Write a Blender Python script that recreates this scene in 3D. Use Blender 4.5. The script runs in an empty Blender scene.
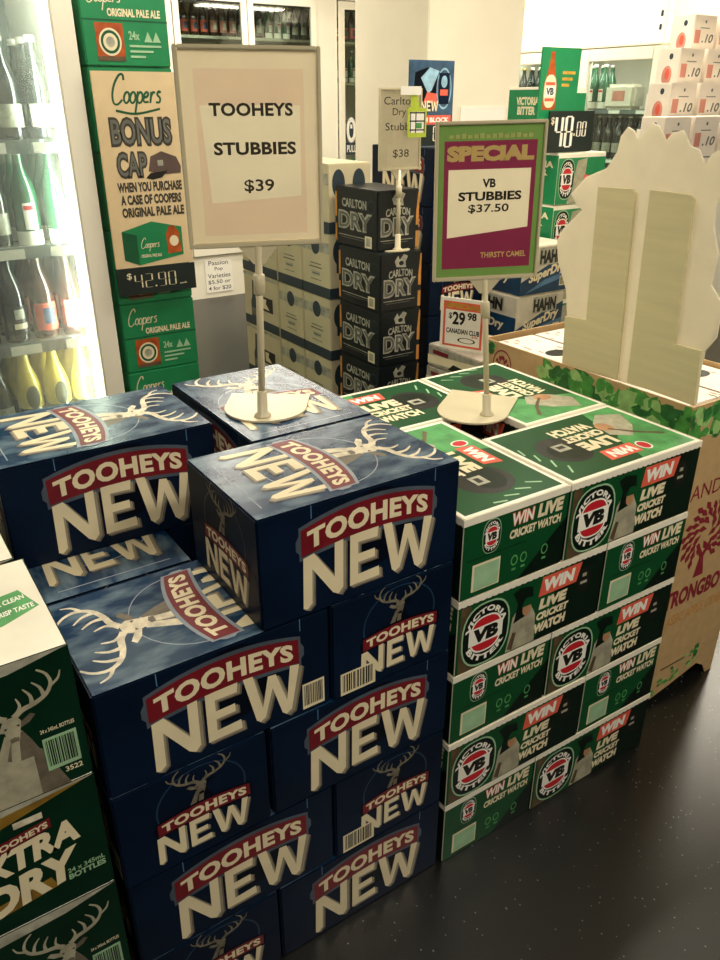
import bpy, bmesh, math, random
from mathutils import Vector, Matrix
random.seed(7)
SC = bpy.context.scene
COL = SC.collection
PI = math.pi

# ------------------------------------------------------------------ camera
CP = Vector((-0.1555, -0.9258, 1.5684)); YAW, PITCH, FPX = 0.585, 0.4506, 782.68
FW = Vector((math.sin(YAW)*math.cos(PITCH), math.cos(YAW)*math.cos(PITCH), -math.sin(PITCH)))
RT = Vector((math.cos(YAW), -math.sin(YAW), 0)); UP = RT.cross(FW)
cam = bpy.data.objects.new('camera', bpy.data.cameras.new('camera')); COL.objects.link(cam)
cam.matrix_world = Matrix(((RT.x, UP.x, -FW.x, CP.x), (RT.y, UP.y, -FW.y, CP.y), (RT.z, UP.z, -FW.z, CP.z), (0, 0, 0, 1)))
cam.data.sensor_fit = 'HORIZONTAL'; cam.data.sensor_width = 36; cam.data.lens = FPX/720*36
cam.data.clip_start = .02
SC.camera = cam
def hit(px, py, ax, v):                     # photo pixel -> point on the plane axis = v
    d = FW + RT*((px-360)/FPX) - UP*((py-480)/FPX)
    return CP + d*((v-CP[ax])/d[ax])

# ------------------------------------------------------------------ world, lights, exposure
SC.view_settings.view_transform = 'Standard'; SC.view_settings.look = 'None'
SC.view_settings.gamma = 1; SC.view_settings.use_curve_mapping = False
SC.view_settings.exposure = 0.0
w = bpy.data.worlds.new('world'); SC.world = w; w.use_nodes = True
w.node_tree.nodes['Background'].inputs[0].default_value = (1, .86, .66, 1)
w.node_tree.nodes['Background'].inputs[1].default_value = .035
def area(name, loc, size, energy, col, rot=(0, 0, 0)):
    l = bpy.data.lights.new(name, 'AREA'); l.shape = 'RECTANGLE'; l.size, l.size_y = size; l.energy = energy; l.color = col
    o = bpy.data.objects.new(name, l); COL.objects.link(o); o.location = loc; o.rotation_euler = rot
    return o
WARM = (1, .92, .77)
CEIL = 2.72
LIGHTS = [(.55, 1.25, 24), (2.25, 1.0, 38), (1.3, 3.6, 38), (3.3, 3.3, 38), (5.0, 1.55, 50), (2.9, 4.7, 38), (-.55, -1.3, 27), (1.6, -1.3, 42)]      # x, y, watts
L_ = 1.2
for x, y, watts in LIGHTS:
    area('fluorescent_light', (x, y, CEIL-.075), (L_, .26), watts, WARM)

# ------------------------------------------------------------------ materials
def lin(h):
    if not isinstance(h, str): return tuple(h)
    h = h.lstrip('#'); c = [int(h[i:i+2], 16)/255 for i in (0, 2, 4)]
    return tuple(x/12.92 if x <= .04045 else ((x+.055)/1.055)**2.4 for x in c)
MATS = {}
def mat(name, col, rough=.5, var=.06, scale=18, bump=0, coat=0, metal=0, emit=0, col2=None, spec=.5, stretch=None, thr=None):
    if name in MATS: return MATS[name]
    m = bpy.data.materials.new(name); m.use_nodes = True; MATS[name] = m
    nt = m.node_tree; b = nt.nodes['Principled BSDF']; c = lin(col)
    tc = nt.nodes.new('ShaderNodeTexCoord'); nz = nt.nodes.new('ShaderNodeTexNoise'); nz.inputs['Scale'].default_value = scale
    nz.inputs['Detail'].default_value = 4
    if stretch:
        mp = nt.nodes.new('ShaderNodeMapping'); mp.inputs['Scale'].default_value = stretch
        nt.links.new(tc.outputs['Object'], mp.inputs[0]); nt.links.new(mp.outputs[0], nz.inputs['Vector'])
    else: nt.links.new(tc.outputs['Object'], nz.inputs['Vector'])
    rp = nt.nodes.new('ShaderNodeValToRGB'); rp.color_ramp.elements[0].position = .3; rp.color_ramp.elements[1].position = .7
    if thr: rp.color_ramp.elements[0].position, rp.color_ramp.elements[1].position = thr
    if col2: a, z = c, lin(col2)
    else: a, z = [x*(1-var) for x in c], [min(1, x*(1+var)) for x in c]
    rp.color_ramp.elements[0].color = (*a, 1); rp.color_ramp.elements[1].color = (*z, 1)
    nt.links.new(nz.outputs[0], rp.inputs[0]); nt.links.new(rp.outputs[0], b.inputs['Base Color'])
    b.inputs['Roughness'].default_value = rough; b.inputs['Metallic'].default_value = metal
    b.inputs['Coat Weight'].default_value = coat; b.inputs['Coat Roughness'].default_value = .2; b.inputs['Specular IOR Level'].default_value = spec
    if emit:
        b.inputs['Emission Strength'].default_value = emit; nt.links.new(rp.outputs[0], b.inputs['Emission Color'])
    if bump:
        bp = nt.nodes.new('ShaderNodeBump'); bp.inputs['Strength'].default_value = bump; bp.inputs['Distance'].default_value = .01
        nt.links.new(nz.outputs[0], bp.inputs['Height']); nt.links.new(bp.outputs[0], b.inputs['Normal'])
    return m
def glass_mat(name, tint=(.93, 1, .97), haze=0.0, clear=.9):
    m = bpy.data.materials.new(name); m.use_nodes = True; MATS[name] = m
    nt = m.node_tree; nt.nodes.remove(nt.nodes['Principled BSDF']); out = nt.nodes['Material Output']
    tr = nt.nodes.new('ShaderNodeBsdfTransparent'); tr.inputs[0].default_value = (*[t*clear for t in tint], 1)
    gl = nt.nodes.new('ShaderNodeBsdfGlossy'); gl.inputs['Roughness'].default_value = .03
    lw = nt.nodes.new('ShaderNodeLayerWeight'); lw.inputs[0].default_value = .5      # Schlick reflectance, same from both sides of the pane
    pw = nt.nodes.new('ShaderNodeMath'); pw.operation = 'POWER'; pw.inputs[1].default_value = 5; nt.links.new(lw.outputs['Facing'], pw.inputs[0])
    fr = nt.nodes.new('ShaderNodeMath'); fr.operation = 'MULTIPLY_ADD'; fr.inputs[1].default_value = .96; fr.inputs[2].default_value = .04; nt.links.new(pw.outputs[0], fr.inputs[0])
    mx = nt.nodes.new('ShaderNodeMixShader'); nt.links.new(fr.outputs[0], mx.inputs[0]); nt.links.new(tr.outputs[0], mx.inputs[1]); nt.links.new(gl.outputs[0], mx.inputs[2])
    last = mx
    if haze:                                   # milky film added to the pane, imitates glare bloom round the tube
        tl = nt.nodes.new('ShaderNodeBsdfTranslucent'); tl.inputs[0].default_value = (1, 1, 1, 1)
        nz = nt.nodes.new('ShaderNodeTexNoise'); nz.inputs['Scale'].default_value = 3
        mu = nt.nodes.new('ShaderNodeMath'); mu.operation = 'MULTIPLY'; mu.inputs[1].default_value = haze*2
        nt.links.new(nz.outputs[0], mu.inputs[0])
        m2 = nt.nodes.new('ShaderNodeMixShader'); nt.links.new(mu.outputs[0], m2.inputs[0]); nt.links.new(mx.outputs[0], m2.inputs[1]); nt.links.new(tl.outputs[0], m2.inputs[2]); last = m2
    nt.links.new(last.outputs[0], out.inputs[0])
    return m
def thin(name, col, t=.5):
    m = mat(name, col, .6, .03); nt = m.node_tree; b = nt.nodes['Principled BSDF']; src = b.inputs['Base Color'].links[0].from_socket
    tl = nt.nodes.new('ShaderNodeBsdfTranslucent'); nt.links.new(src, tl.inputs[0]); mx = nt.nodes.new('ShaderNodeMixShader'); mx.inputs[0].default_value = t
    nt.links.new(b.outputs[0], mx.inputs[1]); nt.links.new(tl.outputs[0], mx.inputs[2]); nt.links.new(mx.outputs[0], nt.nodes['Material Output'].inputs[0]); return m
# inks and boards
K = dict(
 navy=mat('carton_navy', '#07172d', .4, .3, 6, spec=.15), sky=mat('carton_blue_clouds', '#0f3354', .25, col2='#8299a6', scale=11, stretch=(1, 2.2, 1), thr=(.44, .84)),
 cream=mat('ink_cream', '#ebddb8', .4, .05), lside=mat('ink_letter_side', '#9a907c', .4, .15), red=mat('ink_dark_red', '#741520', .4, .15),
 steel=mat('ink_steel', '#4c5561', .4, .2), silver=mat('ink_silver', '#8f98a2', .35, .2), stagm=mat('ink_stag_dim', '#77705f', .45, .35, 60), stag=mat('ink_stag', '#d8cdb4', .45, .3, 60), stagd=mat('ink_stag_shade', '#6d6455', .45, .3, 60),
 white=mat('ink_white', '#f6f2e6', .45, .03), black=mat('ink_black', '#14140f', .45, .2), grey=mat('ink_grey', '#6a6a62', .5, .15),
 ringd=mat('ink_ring_deep', '#16324c', .4, .2), ring=mat('ink_ring_blue', '#4f7aa0', .4, .2), dkblue=mat('ink_deep_blue', '#040a16', .4, .3, 8, spec=.15),
 vgreen=mat('carton_green', '#0b4a25', .36, .12, 7, spec=.35), vdark=mat('ink_bottle_green', '#06190f', .36, .4, 9, spec=.35), vlid=mat('board_white', '#efe9d6', .55, .04),
 vred=mat('ink_red', '#c8202b', .4, .08), vorange=mat('ink_salmon', '#e2604a', .4, .1), lgreen=mat('ink_pale_green', '#9cc39a', .45, .15), vlight=mat('ink_light_green', '#4f9a58', .4, .3, 25),
 skin=mat('ink_skin', '#b98a63', .45, .2), cloth=mat('ink_cloth', '#a9a48c', .45, .25, 40), photo=mat('ink_photo_brown', '#5d4b33', .45, .4, 30),
 edgreen=mat('carton_deep_green', '#08291a', .4, .3, 8, spec=.15), amberd=mat('ink_beer', '#8a6a24', .4, .4, 30), gold=mat('ink_gold', '#c39a3c', .35, .25, 30), tan=mat('board_kraft', '#c3a272', .62, .08, 30),
 cgreen=mat('carton_leaf_green', '#1c8350', .36, .08), cdark=mat('ink_forest', '#0d5533', .4, .15), poster=mat('paper_tan', '#e0c79c', .55, .05), amber=mat('ink_amber', '#b0501e', .35, .3, 40),
 capb=mat('ink_cap_brown', '#5d4a44', .5, .2), board=mat('board_black', '#12201d', .5, .2), beige=mat('board_beige', '#cfc3a0', .6, .05), slate=mat('ink_slate', '#2b3a44', .5, .15),
 charcoal=mat('carton_charcoal', '#0e161a', .36, .3, 9), chrome=mat('ink_pewter', '#a9a796', .35, .3, 50), orange=mat('ink_orange', '#c98a3c', .45, .15),
 hahn=mat('carton_silver_white', '#cfc8b4', .4, .12, 20), hblue=mat('ink_ocean', '#0d3858', .38, .3, 12), rose=mat('ink_rose', '#d58d7c', .5, .2), palep=mat('paper_blush', '#efe4d4', .55, .06),
 mag=mat('ink_magenta', '#a81f55', .45, .08), signgreen=mat('ink_sign_green', '#5da548', .45, .1), paper=mat('paper_white', '#f0ebdc', .6, .03), pinkp=mat('paper_pink', '#e3c8b4', .6, .05),
 paperw=mat('paper_bright', '#f7f3e8', .6, .02), lime=mat('ink_lime', '#b7c93c', .5, .1), leaf1=mat('ink_leaf', '#4f9a45', .5, .3, 40), leaf2=mat('ink_leaf_dark', '#2f7036', .5, .3, 40), leaf3=mat('ink_leaf_pale', '#9cc878', .5, .2, 40),
 tpaper=thin('ticket_paper', '#f2ecd8'), tpink=thin('ticket_pink', '#ead5c1'), tpale=thin('ticket_pale', '#eee3cd'), tgreen=thin('ticket_green', '#7ca85e', .3), tmag=thin('ticket_magenta', '#94305c', .25),
 tgold=mat('ticket_gold', '#f5dc98', .5), tlime=mat('ticket_lime', '#d3df95', .5), tgrey=mat('ink_warm_grey', '#3d3930', .5, .1),
 apple=mat('ink_apple_red', '#8a2430', .5, .12), yellow=mat('ink_yellow', '#e3cf58', .4, .15), blueink=mat('ink_blue_grey', '#33506a', .4, .35, 30), glow=mat('ink_glow_blue', '#8fb4c8', .4, .3, 30),
)
M_plastic = mat('plastic_white', '#cabf9f', .35, .03, coat=.3); M_clear = glass_mat('plastic_clear', (1, .98, .93), 0, .92)
M_wall = mat('wall_paint', '#f0e8d2', .7, .03, 5); M_enamel = mat('enamel_white', '#f2ecda', .35, .02, 4, coat=.2); M_dark = mat('rubber_black', '#1b1c1b', .5, .2)
M_alu = mat('aluminium', '#b9b5a6', .35, .08, 30, metal=.7); M_inside = mat('liner_white', '#e9ece6', .5, .02)
M_glass = glass_mat('door_glass'); M_bloom = glass_mat('door_glass_bloom', (.95, 1, .98), .10)  # second glass has an added milky film standing in for lens glow
M_corr = mat('board_corrugated', '#d8cda2', .65, .05, 4, bump=.04, stretch=(1, 1, 14)); M_wood = mat('pallet_wood', '#8d7350', .7, .25, 12, stretch=(1, 8, 8))

# ------------------------------------------------------------------ object helpers
STUFF = {'perforation', 'flower_print', 'leaf_print', 'grass_print', 'small_print'}
def obj(name, me, parent=None, loc=None, rot=None, label=None, cat=None, group=None, kind=None):
    o = bpy.data.objects.new(name, me); COL.objects.link(o)
    if parent: o.parent = parent
    if loc is not None: o.location = loc
    if rot is not None: o.rotation_euler = rot if not isinstance(rot, (int, float)) else (0, 0, rot)
    if label: o['label'] = label
    if cat: o['category'] = cat
    if group: o['group'] = group
    if name in STUFF: kind = 'stuff'
    if kind: o['kind'] = kind
    return o
def empty(name, loc, rot=0, **k):
    o = obj(name, None, None, loc, rot, **k); o.empty_display_size = .05; return o
def mesh(name, verts, faces, mats, idx=None, smooth=False):
    me = bpy.data.meshes.new(name); me.from_pydata([tuple(v) for v in verts], [], faces)
    for m in (mats if isinstance(mats, (list, tuple)) else [mats]): me.materials.append(m)
    if idx: me.polygons.foreach_set('material_index', idx)
    if smooth: me.polygons.foreach_set('use_smooth', [True]*len(me.polygons))
    me.update(); return me
def bm_mesh(name, bm, m, smooth=False):
    me = bpy.data.meshes.new(name); bmesh.ops.recalc_face_normals(bm, faces=bm.faces); bm.to_mesh(me); bm.free()
    me.materials.append(m)
    if smooth: me.polygons.foreach_set('use_smooth', [True]*len(me.polygons))
    return me
def box(bm, x0, x1, y0, y1, z0, z1, bev=0):
    r = bmesh.ops.create_cube(bm, size=1, matrix=Matrix.Translation(((x0+x1)/2, (y0+y1)/2, (z0+z1)/2)) @ Matrix.Diagonal((x1-x0, y1-y0, z1-z0, 1)))
    if bev:
        es = list({e for v in r['verts'] for e in v.link_edges}); bmesh.ops.bevel(bm, geom=es, offset=bev, segments=2, affect='EDGES')
def boxes(name, m, *bs, bev=0):
    bm = bmesh.new()
    for b in bs: box(bm, *b, bev=bev)
    return bm_mesh(name, bm, m)
def slab(name, m, outline, thick, axes=((1, 0, 0), (0, 0, 1), (0, -1, 0)), org=(0, 0, 0)):
    """closed outline (u, v) extruded by thick along the third axis"""
    U, V, N = map(Vector, axes); o = Vector(org); n = len(outline)
    vs = [o+U*a+V*b for a, b in outline]+[o+U*a+V*b+N*thick for a, b in outline]
    fs = [list(range(n))[::-1], list(range(n, 2*n))]+[[i, (i+1) % n, n+(i+1) % n, n+i] for i in range(n)]
    me = mesh(name, vs, fs, m); bm = bmesh.new(); bm.from_mesh(me); bmesh.ops.recalc_face_normals(bm, faces=bm.faces); bm.to_mesh(me); bm.free(); return me
def lathe(name, m, prof, n=20, smooth=True, loc=(0, 0, 0)):
    vs, fs = [], []
    for r, z in prof:
        for i in range(n): a = 2*PI*i/n; vs.append((loc[0]+r*math.cos(a), loc[1]+r*math.sin(a), loc[2]+z))
    for j in range(len(prof)-1):
        for i in range(n): fs.append((j*n+i, j*n+(i+1) % n, (j+1)*n+(i+1) % n, (j+1)*n+i))
    fs.append(tuple(range(n))[::-1]); fs.append(tuple((len(prof)-1)*n+i for i in range(n)))
    return mesh(name, vs, fs, m, smooth=smooth)

# ------------------------------------------------------------------ flat print
TXT = {}
def glyphs(s, bold=0, shear=0, space=1):
    k = (s, bold, shear, space)
    if k not in TXT:
        c = bpy.data.curves.new('t', 'FONT'); c.body = s; c.offset = bold; c.shear = shear; c.resolution_u = 3; c.space_character = space
        o = bpy.data.objects.new('t', c); me = o.to_mesh()
        vs = [(v.co.x, v.co.y) for v in me.vertices]; fs = [tuple(p.vertices) for p in me.polygons]
        o.to_mesh_clear(); bpy.data.objects.remove(o); bpy.data.curves.remove(c)
        x0, x1 = min(v[0] for v in vs), max(v[0] for v in vs); y0, y1 = min(v[1] for v in vs), max(v[1] for v in vs)
        TXT[k] = ([((x-x0)/(x1-x0), (y-y0)/(y1-y0)) for x, y in vs], fs)
    return TXT[k]
class Sheet:
    def __init__(s): s.it = []; s.part = 'artwork'
    def put(s, vs, fs, m, lay=0, T=None, warp=None):
        if warp: vs = [warp(u, v) for u, v in vs]
        if T: vs = [(T[0]+u*T[2], T[1]+v*T[3]) for u, v in vs]
        s.it.append((s.part, vs, fs, K[m] if isinstance(m, str) else m, lay)); return s
    def poly(s, pts, m, lay=0, **k): return s.put(list(pts), [tuple(range(len(pts)))], m, lay, **k)
    def rect(s, x, y, w, h, m, lay=0, **k): return s.poly([(x, y), (x+w, y), (x+w, y+h), (x, y+h)], m, lay, **k)
    def grid(s, x, y, w, h, m, lay=0, n=12, **k):
        vs = [(x+w*i/n, y+h*j) for i in range(n+1) for j in (0, 1)]; return s.put(vs, [(2*i, 2*i+2, 2*i+3, 2*i+1) for i in range(n)], m, lay, **k)
    def oval(s, cx, cy, rx, ry, m, lay=0, n=28, p=2, **k):
        q = []
        for i in range(n):
            a = 2*PI*i/n; c, t = math.cos(a), math.sin(a); q.append((cx+rx*math.copysign(abs(c)**(2/p), c), cy+ry*math.copysign(abs(t)**(2/p), t)))
        return s.poly(q, m, lay, **k)
    def ring(s, cx, cy, rx, ry, t, m, lay=0, n=36, **k):
        vs = []
        for i in range(n):
            a = 2*PI*i/n
            vs += [(cx+rx*math.cos(a), cy+ry*math.sin(a)), (cx+rx*(1-t)*math.cos(a), cy+ry*(1-t)*math.sin(a))]
        return s.put(vs, [(2*i, 2*((i+1) % n), 2*((i+1) % n)+1, 2*i+1) for i in range(n)], m, lay, **k)
    def text(s, t, x, y, w, h, m, lay=2, bold=.02, shear=0, space=1, warp=None, T=None):
        vs, fs = glyphs(t, bold, shear, space)
        if warp: vs = [warp(u, v) for u, v in vs]
        return s.put([(x+u*w, y+v*h) for u, v in vs], fs, m, lay, T)
    def stroke(s, pts, w0, w1, m, lay=0, asp=1, **k):
        vs = []; n = len(pts)
        for i, (x, y) in enumerate(pts):
            a, b = pts[max(0, i-1)], pts[min(n-1, i+1)]; dx, dy = b[0]-a[0], (b[1]-a[1])/asp; l = math.hypot(dx, dy) or 1; h = (w0+(w1-w0)*i/(n-1))/2
            vs += [(x-dy/l*h, y+dx/l*h*asp), (x+dy/l*h, y-dx/l*h*asp)]
        return s.put(vs, [(2*i, 2*i+1, 2*i+3, 2*i+2) for i in range(n-1)], m, lay, **k)
    def barcode(s, x, y, w, h, lay=3, paper='cream'):
        old = s.part; s.part = 'barcode'; s.rect(x, y, w, h, paper, lay); r = random.Random(3); u = .06
        while u < .9:
            d = r.choice((.015, .03, .045)); s.rect(x+u*w, y+.12*h, d*w, .8*h, 'black', lay+1); u += d+r.choice((.02, .035))
        s.part = old; return s
    def meshes(s, name, frame, size, lift=.0002):
        """one mesh per part name"""
        o, U, V = map(Vector, frame); N = U.cross(V); out = []
        order = sorted(range(len(s.it)), key=lambda i: s.it[i][4]); dz = min(.00004, .0011/max(1, len(order))); rank = {i: r*dz for r, i in enumerate(order)}
        for part in dict.fromkeys(i[0] for i in s.it):
            vs, fs, ix, ms = [], [], [], []
            for n_, (p, v, f, m, lay) in enumerate(s.it):
                if p != part: continue
                if m not in ms: ms.append(m)
                b = len(vs); vs += [o+U*(a*size[0])+V*(c*size[1])+N*(lift+rank[n_]) for a, c in v]
                fs += [tuple(b+i for i in q) for q in f]; ix += [ms.index(m)]*len(f)
            me = mesh(name+'_'+part, vs, fs, ms, ix)
            up = [p for p in me.polygons if p.normal.dot(N) < 0]
            for p in up: p.flip()
            out.append((part, me))
        return out
def frames(L, W, H):
    a, b = L/2, W/2
    return {'front': (((-a, -b, 0), (1, 0, 0), (0, 0, 1)), (L, H)), 'back': (((a, b, 0), (-1, 0, 0), (0, 0, 1)), (L, H)),
            'left': (((-a, b, 0), (0, -1, 0), (0, 0, 1)), (W, H)), 'right': (((a, -b, 0), (0, 1, 0), (0, 0, 1)), (W, H)),
            'top_x': (((-a, b, H), (0, -1, 0), (1, 0, 0)), (W, L)), 'top_b': (((a, b, H), (-1, 0, 0), (0, -1, 0)), (L, W)), 'top_y': (((-a, -b, H), (1, 0, 0), (0, 1, 0)), (L, W))}
class Carton:
    def __init__(s, name, L, W, H, m, sheets, extra=(), gap=.006, bev=.003):
        s.name, s.L, s.W, s.H = name, L, W, H; l, w_ = L-gap, W-gap
        s.body = boxes(name, m, (-l/2, l/2, -w_/2, w_/2, 0, H-.0015), bev=bev); fr = frames(l, w_, H-.0015)
        s.parts = {}
        for face, sh in sheets.items(): s.parts[face] = sh.meshes(name+'_'+face, *fr[face])
        s.extra = list(extra)
    def place(s, x, y, z, rot, label, group, cat='carton', faces=None, name=None):
        o = obj(name or s.name, s.body, None, (x, y, z), rot, label, cat, group)
        for f, ps in s.parts.items():
            if faces is None or f in faces:
                for pn, me in ps: obj(pn, me, o)
        for pn, me in s.extra: obj(pn, me, o)
        return o
def panel(name, sheet, p0, p1, z0, z1, thick, m, normal_flip=False, **k):
    """upright flat panel from p0 to p1 (x, y) carrying a print on the side to the right of p0->p1"""
    p0, p1 = Vector((*p0, 0)), Vector((*p1, 0)); d = (p1-p0); L = d.length; ang = math.atan2(d.y, d.x)
    o = obj(name, boxes(name, m, (0, L, 0, thick, 0, z1-z0)), None, (p0.x, p0.y, z0), ang, **k)
    if sheet:
        for pn, me in sheet.meshes(name, ((0, 0, 0), (1, 0, 0), (0, 0, 1)), (L, z1-z0)): obj(pn, me, o)
    return o

# ------------------------------------------------------------------ room shell
def floor_mat():
    m = mat('floor_vinyl', '#0b0c0b', .32, .35, 160, bump=.03, spec=.8); nt = m.node_tree; b = nt.nodes['Principled BSDF']
    base = b.inputs['Base Color'].links[0].from_socket
    tc = nt.nodes.new('ShaderNodeTexCoord'); v = nt.nodes.new('ShaderNodeTexVoronoi'); v.inputs['Scale'].default_value = 95; nt.links.new(tc.outputs['Object'], v.inputs['Vector'])
    r = nt.nodes.new('ShaderNodeValToRGB'); r.color_ramp.elements[0].position = .10; r.color_ramp.elements[0].color = (1, 1, 1, 1); r.color_ramp.elements[1].position = .2; r.color_ramp.elements[1].color = (0, 0, 0, 1)
    nt.links.new(v.outputs['Distance'], r.inputs[0])
    wn = nt.nodes.new('ShaderNodeMath'); wn.operation = 'GREATER_THAN'; wn.inputs[1].default_value = .82; sx = nt.nodes.new('ShaderNodeSeparateColor'); nt.links.new(v.outputs['Color'], sx.inputs[0]); nt.links.new(sx.outputs[0], wn.inputs[0])
    mu = nt.nodes.new('ShaderNodeMath'); mu.operation = 'MULTIPLY'; nt.links.new(r.outputs[0], mu.inputs[0]); nt.links.new(wn.outputs[0], mu.inputs[1])
    mx = nt.nodes.new('ShaderNodeMixRGB'); nt.links.new(mu.outputs[0], mx.inputs[0]); nt.links.new(base, mx.inputs[1]); mx.inputs[2].default_value = (.22, .22, .2, 1)
    nt.links.new(mx.outputs[0], b.inputs['Base Color']); return m
X0, X1, Y0, Y1 = -2.2, 5.65, -3.2, 6.45
obj('floor', boxes('floor', floor_mat(), (X0, X1, Y0, Y1, -.1, 0)), kind='structure')
obj('ceiling', boxes('ceiling', mat('ceiling_paint', '#e8dfc8', .8, .03, 5), (X0, X1, Y0, Y1, CEIL, CEIL+.1)), kind='structure')
obj('wall_right', boxes('wall_right', M_wall, (X1, X1+.1, Y0, Y1, 0, CEIL)), kind='structure')
obj('wall_back', boxes('wall_back', M_wall, (X0, X1, Y1, Y1+.1, 0, CEIL)), kind='structure')
obj('wall_left', boxes('wall_left', M_wall, (X0-.1, X0, 1.2, Y1, 0, CEIL)), kind='structure')
obj('wall_column', boxes('wall_column', M_wall, (2.36, 2.95, 2.31, 2.92, 0, CEIL), bev=.004), kind='structure', label='cream square column rising behind the stacked cartons')
for x, y, watts in LIGHTS:
    o = obj('ceiling_light', boxes('ceiling_light', M_enamel, (-L_/2, L_/2, -.14, .14, -.05, 0), bev=.01), None, (x, y, CEIL), label='long white fluorescent batten fixed to the ceiling', cat='ceiling light', group='fluorescent ceiling battens')
    for s in (-1, 1):
        bm = bmesh.new(); bmesh.ops.create_cone(bm, cap_ends=True, segments=12, radius1=.013, radius2=.013, depth=L_-.06, matrix=Matrix.Translation((0, s*.06, -.06)) @ Matrix.Rotation(PI/2, 4, 'Y'))
        obj('tube', bm_mesh('tube', bm, mat('tube_glow', '#fff0cf', .4, .01, emit=6), True), o)

# ------------------------------------------------------------------ bottles
BOT = {}
def bottle_kind(key, m, prof, label=None, cap=None, foil=None, n=18):
    parts = [('cap', lathe(key+'_cap', cap, [(.0145, prof[-1][1]-.014), (.0155, prof[-1][1]-.012), (.015, prof[-1][1]+.002), (.011, prof[-1][1]+.004)], n))] if cap else []
    def sleeve(z0, z1, r0, r1, a0, a1, mm):
        k = 10; vs, fs = [], []
        for i in range(k+1):
            a = a0+(a1-a0)*i/k
            vs += [(r0*math.cos(a), r0*math.sin(a), z0), (r1*math.cos(a), r1*math.sin(a), z1)]
        fs = [(2*i, 2*i+2, 2*i+3, 2*i+1) for i in range(k)]; return mesh(key+'_label', vs, fs, mm, smooth=True)
    for pn, z0, z1, r0, r1, span, mm in (label or []):
        parts.append((pn, sleeve(z0, z1, r0+.0008, r1+.0008, -PI/2-span, -PI/2+span, mm)))
    BOT[key] = (lathe(key, m, prof, n), parts)
LONG = [(.030, 0), (.0355, .004), (.037, .012), (.037, .135), (.0355, .155), (.030, .178), (.020, .205), (.0150, .225), (.0138, .262), (.0150, .266), (.0138, .27)]
FIZZ = [(.036, 0), (.042, .006), (.043, .02), (.043, .13), (.040, .16), (.032, .19), (.021, .225), (.0165, .25), (.0150, .285), (.0165, .29), (.0150, .30)]
G_dark = mat('glass_dark', '#161d1c', .06, .2, coat=1); G_green = mat('glass_green', '#1d5a3c', .06, .2, coat=1); G_brown = mat('glass_brown', '#3a1f10', .06, .2, coat=1)
CAPW = mat('crown_cap', '#d8d4c6', .3, .1, metal=.4); CAPG = mat('cap_gold', '#b8963c', .3, .1, metal=.5)
bottle_kind('plain', G_dark, LONG, [('label', .04, .10, .037, .037, 1.2, K['chrome'])], CAPW)
bottle_kind('green', G_green, LONG, [('label', .05, .125, .037, .037, .5, K['paper']), ('label_band', .105, .118, .0375, .0375, .45, K['vred']), ('base_label', .005, .045, .037, .037, 1.5, K['paper'])], CAPW)
bottle_kind('stout', G_dark, LONG, [('label', .03, .115, .037, .037, 1.2, K['charcoal']), ('label_crest', .075, .105, .0375, .0375, .45, K['chrome']), ('label_band', .045, .062, .0375, .0375, .6, K['cream'])], CAPG)
bottle_kind('orange', G_brown, LONG, [('label', .03, .115, .037, .037, 1.2, K['vorange']), ('label_crest', .05, .10, .0375, .0375, .5, K['blueink'])], CAPW)
bottle_kind('blush', G_brown, LONG, [('label', .03, .115, .037, .037, 1.2, K['rose']), ('label_crest', .05, .10, .0375, .0375, .5, K['palep'])], CAPW)
bottle_kind('fizz', G_dark, FIZZ, [('foil', .13, .298, .0435, .0165, PI*.999, K['yellow'])], None)
def oval_label(r, zc, ra, rz, m, n=16):
    vs = [(0, -r-.003, zc)]+[((r+.003)*math.sin(ra/r*math.cos(2*PI*i/n)), -(r+.003)*math.cos(ra/r*math.cos(2*PI*i/n)), zc+rz*math.sin(2*PI*i/n)) for i in range(n)]
    return mesh('label', vs, [(0, 1+i, 1+(i+1) % n) for i in range(n)], m)
# the foil follows the shoulder of the sparkling wine bottle
BOT['fizz'] = (BOT['fizz'][0], [('foil', lathe('foil', mat('foil_yellow', '#d9c24c', .3, .2, 30, coat=.5), [(r+.0012, z) for r, z in [(.043, .085)]+FIZZ[3:]]+[(.010, .302)], 18)), ('label', oval_label(.0445, .125, .022, .042, K['board']))])
def bottle(key, x, y, z, rot, label, group, name='beer_bottle', sc=1):
    me, parts = BOT[key]; o = obj(name, me, None, (x, y, z), rot, label, 'bottle', group); o.scale = (sc, sc, sc)
    for pn, pm in parts: obj(pn, pm, o)
    return o

# ------------------------------------------------------------------ lit drinks fridge at the left
FY = 1.55; fx0, fx1 = -.33, .548
fr = empty('drinks_fridge', (0, FY, 0), label='tall white glass-door drinks fridge glowing beside the green poster', cat='fridge')
obj('cabinet', boxes('cabinet', M_enamel, (fx0, fx0+.04, .03, .62, .0, 2.15), (fx1-.04, fx1, .03, .62, 0, 2.15), (fx0+.04, fx1-.04, .03, .62, 2.05, 2.15), (fx0+.04, fx1-.04, .03, .62, 0, .3)), fr)
obj('liner', boxes('liner', mat('liner_grey', '#6f7a76', .5, .05), (fx0+.04, fx1-.04, .58, .615, .3, 2.05)), fr)  # grey liner colour stands in for shade behind the bottles
d = obj('door_frame', boxes('door_frame', M_enamel, (fx0, fx0+.06, -.02, .025, .3, 2.1), (fx1-.062, fx1, -.02, .025, .3, 2.1), (fx0+.06, fx1-.062, -.02, .025, 2.03, 2.1), (fx0+.06, fx1-.062, -.02, .025, .3, .37), bev=.004), fr)
obj('door_glass', boxes('door_glass', M_bloom, (fx0+.06, fx1-.062, -.004, 0, .37, 2.03)), d)
bm = bmesh.new(); bmesh.ops.create_cone(bm, cap_ends=True, segments=14, radius1=.013, radius2=.013, depth=1.6, matrix=Matrix.Translation((fx1-.062, .05, 1.2)))
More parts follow.
